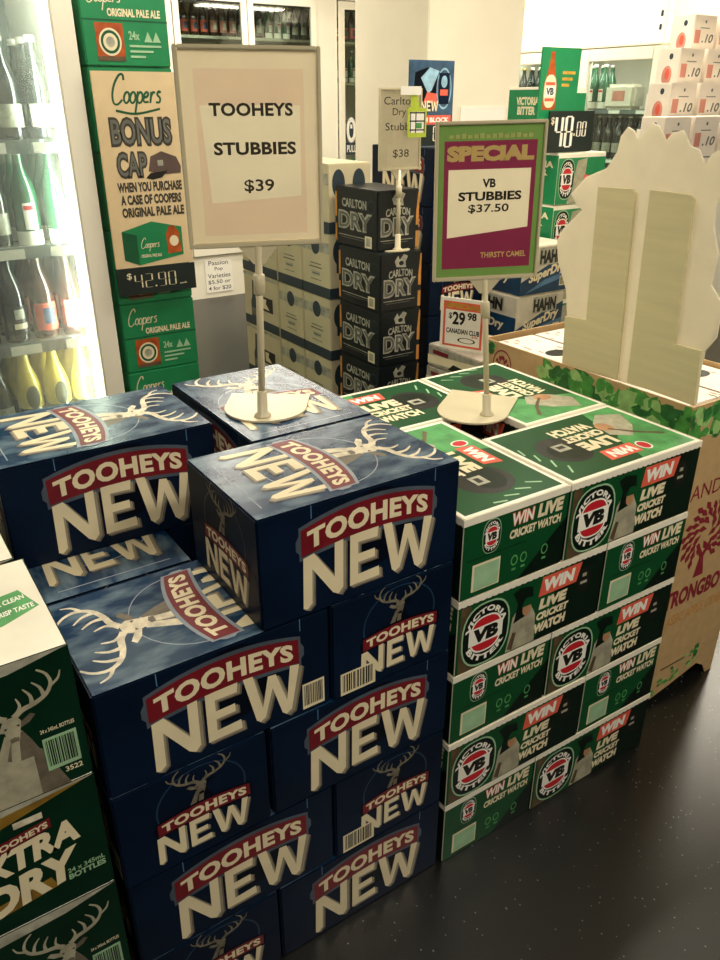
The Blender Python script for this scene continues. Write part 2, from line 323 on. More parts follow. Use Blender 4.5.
obj('tube', bm_mesh('tube', bm, mat('tube_cool', '#eef6e2', .4, .01, emit=20), True), fr)
l = area('fridge_light', (fx1-.105, FY+.06, 1.2), (.03, 1.5), 4.5, (.95, 1, .9), (0, PI/2+.2, 0)); l.rotation_euler = (math.radians(90), 0, math.radians(28))
bm = bmesh.new(); bmesh.ops.create_cone(bm, cap_ends=True, segments=10, radius1=.012, radius2=.012, depth=.5, matrix=Matrix.Translation((fx0+.03, -.05, 1.2)))
obj('door_handle', bm_mesh('door_handle', bm, M_alu), d)
SH = [1.47, 1.182, .897, .605]
for k, z in enumerate(SH):
    s = obj('shelf', boxes('shelf', M_alu, (fx0+.045, fx1-.045, .07, .57, z-.022, z-.008)), fr)
    obj('shelf_edge', boxes('shelf_edge', mat('rail_grey', '#6f7876', .4, .1), (fx0+.045, fx1-.06, .055, .07, z-.036, z)), s)
    for j in range(5):
        xx = fx0+.075+j*.165; obj('price_tag', boxes('price_tag', K['paperw'], (xx, xx+.09, .052, .0545, z-.034, z-.006)), s)
rows = [(1.47, ['plain']*5, 'plain dark beer bottle with pale label on the top fridge shelf', 1.0), (1.182, ['plain', 'plain', 'plain', 'green', 'green'], '', 1), (.897, ['stout', 'stout', 'stout', 'orange', 'blush'], '', 1), (.605, ['plain', 'plain', 'fizz', 'fizz', 'fizz'], '', .93)]
LAB = {'plain': 'dark beer bottle with a pale label on the %s fridge shelf', 'green': 'green beer bottle with a white and red label on the %s fridge shelf', 'stout': 'near-black stout bottle with a crest label on the %s fridge shelf',
       'orange': 'brown beer bottle with an orange label on the %s fridge shelf', 'blush': 'brown beer bottle with a faded pink label on the %s fridge shelf', 'fizz': 'sparkling wine bottle with yellow foil on the %s fridge shelf'}
for ri, (z, ks, _, sc) in enumerate(rows):
    for j, k in enumerate(ks):
        for row in range(3):
            lb = LAB[k] % ('top', 'second', 'third', 'bottom')[ri]+(', front row', ', middle row', ', rear row')[row]
            bottle(k, .456-.088*(4-j), FY+.125+row*.1, z-.008, random.uniform(-.2, .2)+.25, lb, '%s bottles on fridge shelf %d' % (k, ri+1), sc=sc, name='wine_bottle' if k == 'fizz' else 'beer_bottle')

# ------------------------------------------------------------------ coolroom doors along the back
CY = 5.6
cw = obj('wall_coolroom', boxes('wall_coolroom', M_enamel, (X0, 1.82, CY, CY+.06, 0, CEIL), (1.82, X1, CY, CY+.06, 2.34, CEIL), (1.82, X1, CY, CY+.06, 0, .36), (3.72, 3.93, CY, CY+.06, .36, 2.34), (4.62, X1, CY, CY+.06, .36, 2.34)), kind='structure')
DX = [(1.83, 2.44), (2.45, 3.07), (3.08, 3.71), (3.94, 4.61)]
for i, (a, b) in enumerate(DX):
    o = obj('door_%d' % (i+1), boxes('door', M_enamel, (a, a+.05, CY-.03, CY-.002, .37, 2.33), (b-.05, b, CY-.03, CY-.002, .37, 2.33), (a+.05, b-.05, CY-.03, CY-.002, 2.27, 2.33), (a+.05, b-.05, CY-.03, CY-.002, .37, .45)), kind='structure', label='white framed glass coolroom door')
    obj('glass', boxes('glass', M_glass, (a+.05, b-.05, CY-.018, CY-.012, .45, 2.27)), o)
    obj('gasket', boxes('gasket', M_dark, (a+.05, b-.05, CY-.012, CY-.004, 2.255, 2.27), (a+.05, b-.05, CY-.012, CY-.004, .45, .465)), o)
    if i == 3:
        S = Sheet(); S.part = 'pull_sticker'; S.rect(0, 0, 1, .3, 'slate'); S.text('PULL', .1, .06, .8, .18, 'white', 1); S.oval(.5, .62, .42, .32, 'paperw'); S.oval(.5, .62, .2, .2, 'slate', 1); S.rect(.4, .66, .2, .1, 'white', 2)
        for pn, me in S.meshes('pull', ((4.0, CY-.019, 1.13), (1, 0, 0), (0, 0, 1)), (.12, .33)): obj(pn, me, o)
        S = Sheet(); S.part = 'green_film'; S.rect(0, 0, 1, 1, 'cgreen')
        for pn, me in S.meshes('film', ((4.0, CY-.019, .95), (1, 0, 0), (0, 0, 1)), (.5, .14)): obj(pn, me, o)
rk = empty('coolroom_shelving', (0, 5.85, 0), label='grey steel shelving full of bottles behind the coolroom doors', cat='shelving')
for z in (.5, .95, 1.4, 1.72, 2.05): obj('shelf', boxes('shelf', M_alu, (1.85, 4.6, 0, .4, z-.02, z)), rk)
for x in (1.85, 3.1, 3.8, 4.57): obj('upright', boxes('upright', M_alu, (x, x+.03, .36, .4, 0, 2.3)), rk)
KW = {'green': 'green glass', 'plain': 'dark pale-labelled', 'stout': 'near-black crest-labelled', 'orange': 'brown orange-labelled', 'blush': 'brown pink-labelled', 'fizz': 'yellow-foiled'}
kk = ['green', 'plain', 'stout', 'orange', 'blush', 'plain']
for z, lb in ((1.72, 'middle'), (2.05, 'top')):
    for i in range(26):
        k = kk[(i//3+int(z*10)) % 6]
        bottle(k, 2.42+i*.085, 5.93, z, .3, '%s bottle behind the coolroom glass on the %s shelf' % (KW[k], lb), 'coolroom bottles on the %s shelf' % lb, sc=.98)
S = Sheet(); S.rect(0, 0, 1, 1, 'paperw')
for i, t in enumerate(('Passion', 'Pop', 'Varieties', '$5.50 or', '4 for $20')):
    wd = {'Pop': .3}.get(t, .72 if len(t) < 8 else .84); S.text(t, .5-wd/2, .81-i*.19, wd, .13, 'black', 1, .005)
S.part = 'printed_price'
panel('price_notice', S, (2.545, CY-.008), (2.80, CY-.008), .045, .335, .003, K['paperw'], label='white paper price notice taped below the coolroom doors', cat='notice')

# ------------------------------------------------------------------ white fridge on the right wall
RX = 4.3
rf = empty('display_fridge', (RX, 0, 0), label='wide white two-door bottle fridge along the right wall', cat='fridge')
yA, yB = 2.5, 3.95
obj('cabinet', boxes('cabinet', M_enamel, (.03, .6, yA, yA+.06, 0, 2.3), (.03, .6, yB-.06, yB, 0, 2.3), (.03, .6, yA+.06, yB-.06, 1.9, 2.3), (.03, .6, yA+.06, yB-.06, 0, .3), (.55, .6, yA+.06, yB-.06, .3, 1.9)), rf)
obj('header', boxes('header', mat('header_glow', '#fff3d6', .4, .01, emit=.5), (-.03, .03, yA, yB, 1.88, 2.28), bev=.006), rf)
obj('vent', boxes('vent', M_dark, (-.034, -.03, yA+.03, yA+.045, 2.02, 2.05), (-.034, -.03, yA+.03, yA+.045, 1.95, 1.98)), rf)
for a, b in ((yA, 3.14), (3.16, yB)):
    d = obj('door_frame', boxes('door_frame', M_enamel, (-.02, .025, a, a+.07, .3, 1.87), (-.02, .025, b-.07, b, .3, 1.87), (-.02, .025, a+.07, b-.07, 1.80, 1.87), (-.02, .025, a+.07, b-.07, .3, .38), bev=.004), rf)
    obj('door_glass', boxes('door_glass', M_glass, (-.002, .003, a+.07, b-.07, .38, 1.80)), d)
    bm = bmesh.new(); bmesh.ops.create_cone(bm, cap_ends=True, segments=10, radius1=.012, radius2=.012, depth=.45, matrix=Matrix.Translation((-.05, b-.03, 1.3)))
    obj('door_handle', bm_mesh('door_handle', bm, M_alu), d)
for z in (1.52, 1.22, .9):
    s = obj('shelf', boxes('shelf', mat('rail_grey', '#6f7876', .4, .1), (.07, .54, yA+.06, yB-.06, z-.025, z)), rf)
    for j in range(6): obj('price_tag', boxes('price_tag', K['paperw'], (.065, .068, yA+.12+j*.22, yA+.21+j*.22, z-.024, z-.004)), s)
area('fridge_light', (RX+.1, yA+.75, 1.85), (.04, 1.2), 5, (1, .97, .86), (0, 0, 0))
for z, lb in ((1.52, 'top'), (1.22, 'second'), (.9, 'third')):
    for i in range(15):
        k = ['green', 'green', 'plain', 'plain', 'fizz', 'stout'][(i//2+int(z*7)) % 6]
        if k == 'fizz': k = 'plain'
        bottle(k, RX+.23, yA+.15+i*.085, z, -PI/2, '%s bottle, rear row on the %s shelf of the white two-door fridge' % (KW[k], lb), 'right fridge rear bottles, %s shelf' % lb, sc=.98)
        bottle(k, RX+.13, yA+.12+i*.085, z, -PI/2, '%s bottle, front row on the %s shelf of the white two-door fridge' % (KW[k], lb), 'right fridge bottles, %s shelf' % lb, sc=.98)
o = obj('drink_pack', boxes('drink_pack', K['palep'], (-.06, .06, -.12, .12, 0, .15), bev=.02), None, (RX+.15, 2.86, 1.52), label='cream multipack of drinks on the top shelf of the white two-door fridge', cat='drink pack')
o.location.x = RX+.02+.0; o.location.z = 1.52; o.location.x = RX+.12
for b in [b for b in COL.objects if b.get('category') == 'bottle' and b.location.x > 4 and abs(b.location.z-1.52) < .01 and 2.70 < b.location.y < 3.02]:
    for c in list(b.children): bpy.data.objects.remove(c)
    bpy.data.objects.remove(b)
obj('pack_label', boxes('pack_label', K['rose'], (-.0615, -.0605, -.05, .05, .05, .11)), o)

# ------------------------------------------------------------------ print motifs
def smooth(pts, closed=False, k=5):
    out = []; n = len(pts); g = (lambda i: pts[i % n]) if closed else (lambda i: pts[min(n-1, max(0, i))])
    for i in range(n if closed else n-1):
        a, b, c, d = g(i-1), g(i), g(i+1), g(i+2)
        for j in range(k):
            t = j/k; out.append(tuple(.5*(2*b[q]+(c[q]-a[q])*t+(2*a[q]-5*b[q]+4*c[q]-d[q])*t*t+(3*b[q]-a[q]-3*c[q]+d[q])*t**3) for q in (0, 1)))
    out.append(pts[0] if closed else pts[-1]); return out
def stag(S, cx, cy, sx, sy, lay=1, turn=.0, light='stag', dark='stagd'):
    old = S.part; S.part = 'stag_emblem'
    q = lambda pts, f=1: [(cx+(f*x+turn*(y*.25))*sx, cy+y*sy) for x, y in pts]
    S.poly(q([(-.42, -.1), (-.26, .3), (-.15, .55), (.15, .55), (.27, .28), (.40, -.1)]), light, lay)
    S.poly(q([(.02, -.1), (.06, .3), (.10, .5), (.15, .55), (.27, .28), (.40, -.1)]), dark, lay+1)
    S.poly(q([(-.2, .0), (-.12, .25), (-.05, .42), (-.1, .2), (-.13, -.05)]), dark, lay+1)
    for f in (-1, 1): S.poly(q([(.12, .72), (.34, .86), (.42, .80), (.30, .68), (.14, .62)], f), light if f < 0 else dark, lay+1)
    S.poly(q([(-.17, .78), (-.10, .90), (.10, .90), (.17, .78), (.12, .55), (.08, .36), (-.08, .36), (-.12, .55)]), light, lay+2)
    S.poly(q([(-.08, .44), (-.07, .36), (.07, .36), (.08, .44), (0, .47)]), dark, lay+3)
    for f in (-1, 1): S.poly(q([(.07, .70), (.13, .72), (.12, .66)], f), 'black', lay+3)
    a = sy/sx if False else 1
    for f in (-1, 1):
        w = .115*sx
        S.stroke(q(smooth([(.07, .88), (.22, .98), (.45, 1.03), (.66, 1.14), (.77, 1.34), (.72, 1.56), (.58, 1.70)], k=3), f), w*1.1, w*.3, light, lay+1, asp=sy/sx)
        S.stroke(q(smooth([(.12, .93), (.20, 1.08), (.16, 1.26)], k=3), f), w*.7, w*.2, light, lay+1, asp=sy/sx)
        S.stroke(q(smooth([(.40, 1.02), (.40, 1.22), (.30, 1.40)], k=3), f), w*.75, w*.2, light, lay+1, asp=sy/sx)
        S.stroke(q(smooth([(.62, 1.12), (.58, 1.32), (.46, 1.48)], k=3), f), w*.7, w*.2, light, lay+1, asp=sy/sx)
        S.stroke(q(smooth([(.75, 1.28), (.90, 1.38), (.96, 1.54)], k=3), f), w*.6, w*.2, light, lay+1, asp=sy/sx)
    S.part = old
def block_new(S, x, y, w, h, arch=0., fan=.1, lay=3):
    """fat wedge letters N E W with a shaded lower side"""
    L_ = {'N': [[(0, .02), (.10, -.03), (.22, .04), (.22, .98), (0, 1)], [(0, 1), (.26, 1), (1, .06), (.88, -.04), (.74, .04)], [(.78, .03), (1, .05), (1, 1), (.78, 1)]],
          'E': [[(0, 0), (.27, 0), (.27, 1), (0, 1)], [(.25, .82), (.92, .80), (.96, 1), (.25, 1)], [(.25, .42), (.84, .42), (.84, .59), (.25, .59)], [(.25, 0), (1, 0), (.98, .20), (.25, .18)]],
          'W': [[(0, 1), (.17, 1), (.34, .06), (.25, -.03), (.18, .03)], [(.25, -.02), (.34, .04), (.57, .90), (.43, .90)], [(.43, .90), (.57, .90), (.80, .04), (.71, -.04), (.64, .02)], [(.70, -.03), (.81, .04), (1, 1), (.83, 1)]]}
    sp = {'N': (0, .30), 'E': (.335, .235), 'W': (.585, .415)}
    def wp(u, v):
        k = 2*u-1; vv = v+arch*(1-k*k)
        return (x+(.5+(u-.5)*(1-fan*v))*w, y+vv*h)
    for ch, (o, ww) in sp.items():
        for P in L_[ch]:
            S.poly([wp(o+ww*(a*.98)+.024, b-.075) for a, b in P], 'stagd', lay-2); S.poly([wp(o+ww*(a*.98)+.012, b-.045) for a, b in P], 'lside', lay-1)
            S.poly([wp(o+ww*a*.95, b) for a, b in P], 'cream', lay)
def ribbon(S, x, y, w, h, t, arch, lay=2, outer='silver', fill='red', pad=.11, bold=.045):
    """arched name ribbon with notched ends"""
    def wp(u, v): return (x+u*w, y+(v*(1-.16*(2*u-1)**2)+arch*(1-(2*u-1)**2))*h)
    n = 14
    def band(a0, a1, b0, b1, m, ly):
        S.put([wp(a0+(a1-a0)*i/n, b) for i in range(n+1) for b in (b0, b1)], [(2*i, 2*i+2, 2*i+3, 2*i+1) for i in range(n)], m, ly)
    S.part = 'name_ribbon'
    band(0, 1, -.06, 1.06, outer, lay)
    for s in (0, 1):
        e = -.022 if s == 0 else 1.022; S.poly([wp(s, .2), wp(e, .35), wp(e, .65), wp(s, .8)], outer, lay)
    band(.015, .985, .06, .94, fill, lay+1)
    S.part = 'brand_lettering'
    vs, fs = glyphs(t, bold, 0, 1.06)
    S.put([wp(pad/2+u*(1-pad), .2+v*.6) for u, v in vs], fs, 'cream', lay+2)
    S.part = 'artwork'

def script_word(S, x, y, w, h, m, lay=1, asp=1, wt=.035, swash=True):
    lp = lambda cx: [(cx+.052*math.cos(a), .43+.13*math.sin(a)) for a in [2*PI*i/8 for i in range(8)]]
    st = [([(.20, .84), (.17, .97), (.10, .95), (.03, .75), (.01, .5), (.05, .30), (.13, .27), (.21, .38)], 0), (lp(.29), 1), (lp(.41), 1), ([(.50, .58), (.495, .3), (.485, .03)], 0), (lp(.55), 1),
          ([(.63, .43), (.69, .46), (.705, .53), (.66, .56), (.62, .45), (.64, .33), (.73, .33)], 0), ([(.765, .57), (.765, .30)], 0), ([(.765, .46), (.80, .56), (.845, .54)], 0), ([(.955, .55), (.91, .58), (.89, .50), (.95, .42), (.945, .32), (.875, .32)], 0)]
    if swash: st.append(([(.10, .12), (.5, .04), (.97, .16)], 0))
    for p, cl in st: S.stroke([(x+(u+.16*(v-.4))*w, y+v*h) for u, v in smooth(p, cl)], wt*w, wt*w*.8, m, lay, asp=asp)

# ------------------------------------------------------------------ blue stag cartons
TL, TW, TH = .40, .2714, .2025
def blue_front(bar):
    S = Sheet(); S.part = 'artwork'; S.oval(.55, .62, .20, .36, 'dkblue', 0)
    S.stroke([(.24, 1.0), (.24, .88)], .004, .004, 'ring', 0); S.stroke([(.86, 1.0), (.86, .88)], .004, .004, 'ring', 0)
    ribbon(S, .18, .545, .68, .32, 'TOOHEYS', .18, outer='steel')
    S.part = 'brand_lettering'; block_new(S, .19, .07, .68, .48, .16, .02); S.part = 'artwork'
    if bar: S.barcode(.86, .05, .11, .27)
    return S
def blue_end(bar):
    S = Sheet(); S.ring(.54, .62, .30, .35, .04, 'ringd', 0)
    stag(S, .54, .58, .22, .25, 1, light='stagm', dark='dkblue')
    ribbon(S, .23, .395, .64, .17, 'TOOHEYS', .12, outer='dkblue')
    S.part = 'brand_lettering'; block_new(S, .22, .10, .64, .29, .10, .02); S.part = 'artwork'
    if bar: S.barcode(.06, .02, .28, .24)
    return S
def blue_top():
    S = Sheet(); S.part = 'artwork'; S.rect(.008, .008, .984, .984, 'sky', 0); S.ring(.5, .47, .40, .265, .02, 'silver', 1)
    S.rect(.12, .065, .76, .006, 'silver', 1)
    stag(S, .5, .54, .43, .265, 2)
    ribbon(S, .08, .37, .84, .15, 'TOOHEYS', .22, lay=6)
    S.part = 'brand_lettering'; block_new(S, .09, .13, .82, .235, .14, .06, lay=7); S.part = 'artwork'
    return S
def flaps(name, L, W, H, m, frac=.47):
    out = []
    for s in (-1, 1):
        oc = [(-.47*W, .0), (.47*W, 0), (.47*W, frac*H-.02), (.455*W, frac*H-.006), (.44*W, frac*H), (-.44*W, frac*H), (-.455*W, frac*H-.006), (-.47*W, frac*H-.02)]
        out.append(('end_flap', slab(name, m, oc, .0003, ((0, 1, 0), (0, 0, 1), (s, 0, 0)), (s*(L-.006)/2, 0, .002))))
    return out
BLUE = Carton('blue_beer_carton', TL, TW, TH, K['navy'], {'front': blue_front(False), 'back': blue_front(True), 'left': blue_end(False), 'right': blue_end(True), 'top_x': blue_top()}, flaps('blue_flap', TL, TW, TH, K['navy']))
TT = TL+TW; J = lambda a=.004: random.uniform(-a, a)
LAY = ('bottom', 'second', 'third', 'fourth', 'top')
def pinwheel(kind, ox, oy, oz, layers, L, W, H, yaw, word, group, skip=(), rots=None):
    """four cartons round a hole; layers alternate in handedness"""
    c, s = math.cos(yaw), math.sin(yaw); T_ = L+W
    for k in range(layers):
        if (layers-1-k) % 2 == 0:      # end on the left, long side on the right
            pos = {'A': (W/2, L/2, 1), 'B': (W+L/2, W/2, 0), 'C': (L+W/2, W+L/2, rots['C']), 'D': (L/2-(.014 if kind is BLUE and k == layers-1 else 0), L+W/2, rots['D'])}
        else:                          # long side on the left, end on the right
            pos = {'B': (L/2, W/2, rots['B2'](k)), 'A': (L+W/2, L/2, -1), 'D': (W+L/2, L+W/2, 2), 'C': (W/2, W+L/2, 1)}
        for n, (x, y, r) in pos.items():
            if (k, n) in skip: continue
            jx, jy = J(.0012), J(.0012)
            lay = LAY[k-layers+5]
            lab = {'A': '%s, short end outward, in the %s layer', 'B': '%s, long side outward, in the %s layer',
                   'C': '%s end-on at the back of the %s layer', 'D': '%s lengthwise at the back of the %s layer'}[n] % (word, lay)
            vis = None if n in 'AB' or k >= layers-2 else ('left', 'back', 'right', 'front')
            kind.place(ox+(x+jx)*c-(y+jy)*s, oy+(x+jx)*s+(y+jy)*c, oz+k*H, yaw+r*PI/2+J(.003), lab, group, faces=vis)
pinwheel(BLUE, 0, 0, 0, 5, TL, TW, TH, 0, 'blue stag carton of the pinwheel stack', 'blue beer cartons in the front stack', skip=((4, 'A'),), rots={'C': 1, 'D': 0, 'B2': lambda k: 2 if k == 3 else 0})

# ------------------------------------------------------------------ green cricket cartons
VX, VY, VA, VL, VW, VH = .676, -.0062, -.0123, .4116, .2745, .1788
def arc_text(S, t, cx, cy, rx, ry, a0, a1, hgt, m, lay, bold=.05, flip=False):
    vs, fs = glyphs(t, bold, 0, 1.1); out = []
    for u, v in vs:
        a = a0+(a1-a0)*u; k = 1+(v-.5)*hgt*(-1 if flip else 1)
        out.append((cx+rx*k*math.cos(a), cy+ry*k*math.sin(a)))
    S.put(out, fs, m, lay)
def oval_badge(S, cx, cy, rx, ry, lay=1, words=True):
    S.part = 'oval_badge'
    S.oval(cx, cy, rx, ry, 'lgreen', lay, p=2.6); S.oval(cx, cy, rx*.94, ry*.95, 'vdark', lay+1, p=2.6)
    S.oval(cx, cy, rx*.66, ry*.58, 'white', lay+2, p=2.6); S.oval(cx, cy, rx*.60, ry*.53, 'vred', lay+3, p=2.6)
    S.rect(cx-rx*.70, cy-ry*.27, rx*1.40, ry*.54, 'white', lay+4)
    S.text('VB', cx-rx*.52, cy-ry*.22, rx*1.04, ry*.44, 'black', lay+5, .07, .1)
    arc_text(S, 'VICTORIA', cx, cy, rx*.79, ry*.76, PI*.93, PI*.07, .24, 'white', lay+3)
    arc_text(S, 'BITTER', cx, cy, rx*.79, ry*.76, PI*1.15, PI*1.85, .24, 'white', lay+3, flip=True)
    S.part = 'artwork'
def cricketer(S, x, y, w, h, lay=1):
    S.part = 'player_picture'; T = (x, y, w, h)
    S.poly([(0, 0), (.1, .3), (.15, .55), (.4, .72), (.7, .7), (.95, .45), (1, 0)], 'cloth', lay, T=T)
    S.poly([(.2, .45), (.3, .75), (.1, .95), (.35, 1), (.75, .95), (.85, .7), (.6, .5)], 'vdark', lay+1, T=T)
    S.oval(.62, .62, .15, .12, 'skin', lay+2, n=14, T=T); S.poly([(.42, .66), (.55, .80), (.85, .78), (.95, .66)], 'vgreen', lay+3, T=T)
    S.poly([(.05, .05), (.2, .3), (.32, .28), (.22, 0)], 'photo', lay+2, T=T)
    S.part = 'artwork'
def win_tag(S, x, y, w, h, t='WIN', lay=3, bg='vorange'):
    S.poly([(x, y), (x+w*.9, y), (x+w, y+h), (x+w*.06, y+h)], bg, lay); S.text(t, x+w*.10, y+h*.16, w*.74, h*.68, 'white', lay+1, .06, .12)
def vb_front():
    S = Sheet(); S.rect(.004, .01, .992, .90, 'vgreen', 0); S.poly([(.45, .01), (.996, .01), (.996, .91), (.74, .91), (.60, .5)], 'vdark', 1)
    S.poly([(.30, .01), (.40, .9), (.62, .9), (.66, .4), (.52, .01)], 'vgreen', 2)
    cricketer(S, .33, .02, .20, .85, 3); S.poly([(.02, .01), (.02, .9), (.08, .9), (.12, .01)], 'photo', 1)
    oval_badge(S, .185, .45, .155, .43, 6)
    S.part = 'offer_lettering'; win_tag(S, .53, .63, .30, .26, lay=4); S.text('LIVE', .54, .44, .20, .15, 'cream', 5, .07, .12); S.text('CRICKET', .53, .29, .23, .11, 'cream', 5, .06, .12); S.text('WATCH', .52, .11, .23, .14, 'cream', 5, .07, .12)
    S.part = 'volume_mark'; S.oval(.86, .62, .05, .18, 'black', 2); S.rect(.845, .66, .03, .05, 'chrome', 3); S.rect(.835, .56, .05, .04, 'chrome', 3); S.part = 'artwork'
    return S
def vb_end():
    S = Sheet(); S.rect(.004, .01, .992, .90, 'vgreen', 0); S.rect(.05, .47, .55, .01, 'vdark', 1); S.poly([(.55, .01), (.996, .01), (.996, .6)], 'vdark', 1)
    oval_badge(S, .26, .70, .085, .21, 2)
    S.part = 'offer_lettering'; S.text('WIN', .44, .72, .22, .17, 'vorange', 3, .08, .12); S.text('WIN', .445, .725, .21, .155, 'white', 4, .03, .12); S.text('LIVE', .69, .72, .26, .17, 'cream', 4, .06, .12); S.text('CRICKET WATCH', .43, .57, .51, .11, 'cream', 4, .05, .12)
    S.part = 'small_print'
    for i in range(3): S.ring(.50+i*.09+(.12 if i == 2 else 0), .28, .035, .07, .3, 'vlight', 2, n=10); S.rect(.48+i*.09+(.12 if i == 2 else 0), .15, .04, .03, 'vlight', 2)
    S.part = 'barcode'; S.rect(.10, .07, .26, .34, 'cream', 2); S.rect(.12, .08, .23, .30, 'lgreen', 3); S.part = 'artwork'
    return S
def vb_top():
    S = Sheet(); S.rect(.028, .04, .944, .92, 'vgreen', 0); S.poly([(.028, .04), (.25, .04), (.45, .96), (.028, .96)], 'vlight', 1); S.poly([(.30, .5), (.55, .04), (.972, .04), (.972, .96), (.62, .96)], 'vgreen', 2)
    S.part = 'player_picture'; S.poly([(.06, .22), (.20, .12), (.32, .26), (.36, .5), (.26, .62), (.14, .46)], 'cloth', 2); S.oval(.30, .36, .05, .09, 'skin', 3); S.stroke([(.08, .72), (.20, .58), (.30, .40)], .03, .02, 'photo', 4)
    S.part = 'ball_picture'; S.oval(.73, .52, .15, .24, 'black', 3); S.oval(.72, .55, .12, .15, 'vdark', 4); S.rect(.68, .42, .09, .12, 'chrome', 5); S.rect(.70, .45, .05, .05, 'black', 6)
    S.part = 'offer_lettering'; win_tag(S, .36, .70, .26, .17, 'WIN', 6); S.text('LIVE', .38, .49, .25, .16, 'cream', 7, .07); S.text('CRICKET', .36, .35, .29, .11, 'cream', 7, .06); S.text('WATCH', .36, .19, .29, .13, 'cream', 7, .06)
    S.part = 'oval_badge'; S.oval(.32, .80, .035, .07, 'vred', 6); S.ring(.32, .80, .04, .08, .2, 'white', 7)
    S.part = 'small_print'
    for i in range(4): S.stroke([(.86+i*.028, .75-i*.14), (.90+i*.02, .86-i*.14)], .012, .012, 'lgreen', 4)
    S.part = 'artwork'; return S
def vb_extra():
    l, w_ = VL-.006, VW-.006; r = []; h = .085*VH; VH_ = VH-.0015
    bm = bmesh.new()
    for y in (-1, 1):
        box(bm, -l/2-.0008, l/2+.0008, min(y*w_/2, y*(w_/2+.0008)), max(y*w_/2, y*(w_/2+.0008)), VH_-h, VH_)
    for x in (-1, 1): box(bm, min(x*l/2, x*(l/2+.0008)), max(x*l/2, x*(l/2+.0008)), -w_/2, w_/2, VH_-h, VH_)
    r.append(('lid_edge', bm_mesh('lid_edge', bm, K['vlid'])))
    n = 26
    for y in (-1, 1):
        bm = bmesh.new()
        for i in range(n):
            x = -l/2+l*(i+.3)/n; y0 = y*(w_/2+.0008); box(bm, x, x+l/n*.35, min(y0, y0+y*.0004), max(y0, y0+y*.0004), VH_-h, VH_-h+.0013)
        r.append(('perforation', bm_mesh('perforation', bm, K['vdark'])))
    return r
VB = Carton('green_beer_carton', VL, VW, VH, K['vlid'], {'front': vb_front(), 'back': vb_front(), 'left': vb_end(), 'right': vb_end(), 'top_b': vb_top()}, vb_extra())
VB.body.materials.clear(); VB.body.materials.append(K['vlid'])
pinwheel(VB, VX, VY, 0, 5, VL, VW, VH, VA, 'green cricket-offer carton of the pinwheel stack', 'green beer cartons in the front stack', rots={'C': -1, 'D': 2, 'B2': lambda k: 0})

# ------------------------------------------------------------------ deep green stag cartons, left front
EL, EW, EH = .40, .263, .231
def ed_front(v):
    S = Sheet(); S.poly([(0, .86), (.0, 1), (1, 1), (.8, .93)], 'chrome', 0)
    if v == 0:
        stag(S, .775, .34, .19, .33, 2, light='cloth'); S.part = 'stag_emblem'; S.poly([(.66, .0), (.71, .34), (.85, .34), (.92, .0)], 'cloth', 1); S.poly([(.82, .0), (.82, .32), (.85, .34), (.92, 0)], 'stagd', 2); S.barcode(.855, .15, .115, .25, lay=7, paper='lgreen'); S.part = 'small_print'; S.text('24 x 345mL BOTTLES', .855, .44, .115, .03, 'cream', 2); S.text('3522', .91, .09, .06, .04, 'cream', 2)
        pass
    else:
        S.part = 'artwork'; S.poly([(0, .58), (.0, .86), (.8, .97), (.97, .99), (.55, .82)], 'amberd', 1); S.poly([(0, .02), (.0, .13), (.78, .30), (.80, .20)], 'amberd', 1); S.rect(.70, .82, .1, .05, 'stag', 2)
        S.part = 'brand_lettering'; S.poly([(.60, .66), (.60, .74), (.82, .80), (.82, .72)], 'red', 3)
        sk = lambda k: (lambda u, v_: (u, v_+u*k))
        S.text('TOOHEYS', .61, .675, .20, .05, 'cream', 4, .04, warp=sk(1.1))
        S.text('EXTRA', .50, .44, .41, .20, 'cream', 4, .05, .1, warp=sk(.45)); S.text('DRY', .54, .14, .35, .26, 'cream', 4, .05, .1, warp=sk(.35))
        S.part = 'small_print'; S.text('24 x 345mL', .84, .26, .14, .04, 'lgreen', 2); S.text('BOTTLES', .84, .20, .14, .05, 'lgreen', 2, .04)
    S.part = 'artwork'; return S
def ed_top():
    S = Sheet(); S.rect(.006, .006, .988, .988, 'vlid', 0); S.poly([(.62, .30), (.66, .58), (.93, .66), (.975, .44), (.84, .34)], 'vlight', 1); S.poly([(.62, .30), (.66, .50), (.78, .54), (.82, .36)], 'yellow', 2)
    S.part = 'small_print'; sk = lambda u, v_: (u, v_+u*.5); S.text('A CLEAN', .84, .53, .10, .05, 'paperw', 3, .03, warp=sk); S.text('CRISP TASTE', .82, .42, .14, .05, 'paperw', 3, .03, warp=sk); S.part = 'artwork'
    return S
ED = Carton('stag_beer_carton', EL, EW, EH, K['edgreen'], {'front': ed_front(0), 'back': ed_front(1), 'top_y': ed_top()}, flaps('ed_flap', EL, EW, EH, K['edgreen']))
ex = -.012; ey = -.017
words = ['deep green carton with a stag and barcode, bottom of the white-topped stack', 'deep green carton with a stag and barcode, second from the floor in the white-topped stack', 'deep green carton with large EXTRA DRY lettering in the white-topped stack', 'deep green carton with a pale top and stag, topmost of the white-topped stack']
for k in range(4):
    v = (1, 0, 1, 0)[k]
    lab = {0: 'deep green carton with large slanted lettering, bottom of the white-topped stack', 1: 'deep green carton with a stag and barcode below the slanted-lettering carton', 2: 'deep green carton with large slanted lettering under the topmost white-topped carton', 3: 'deep green white-topped stag carton, front carton on top of its stack'}[k]
    ED.place(ex-EL/2, ey+EW/2, k*EH, PI*v, lab, 'deep green stag cartons')
    ED.place(ex-EL/2-.012, ey+EW*1.5+.004, k*EH, PI*(1-v), 'deep green stag carton behind the front one, %s layer of the white-topped stack' % LAY[k if k < 3 else 4], 'deep green stag cartons')

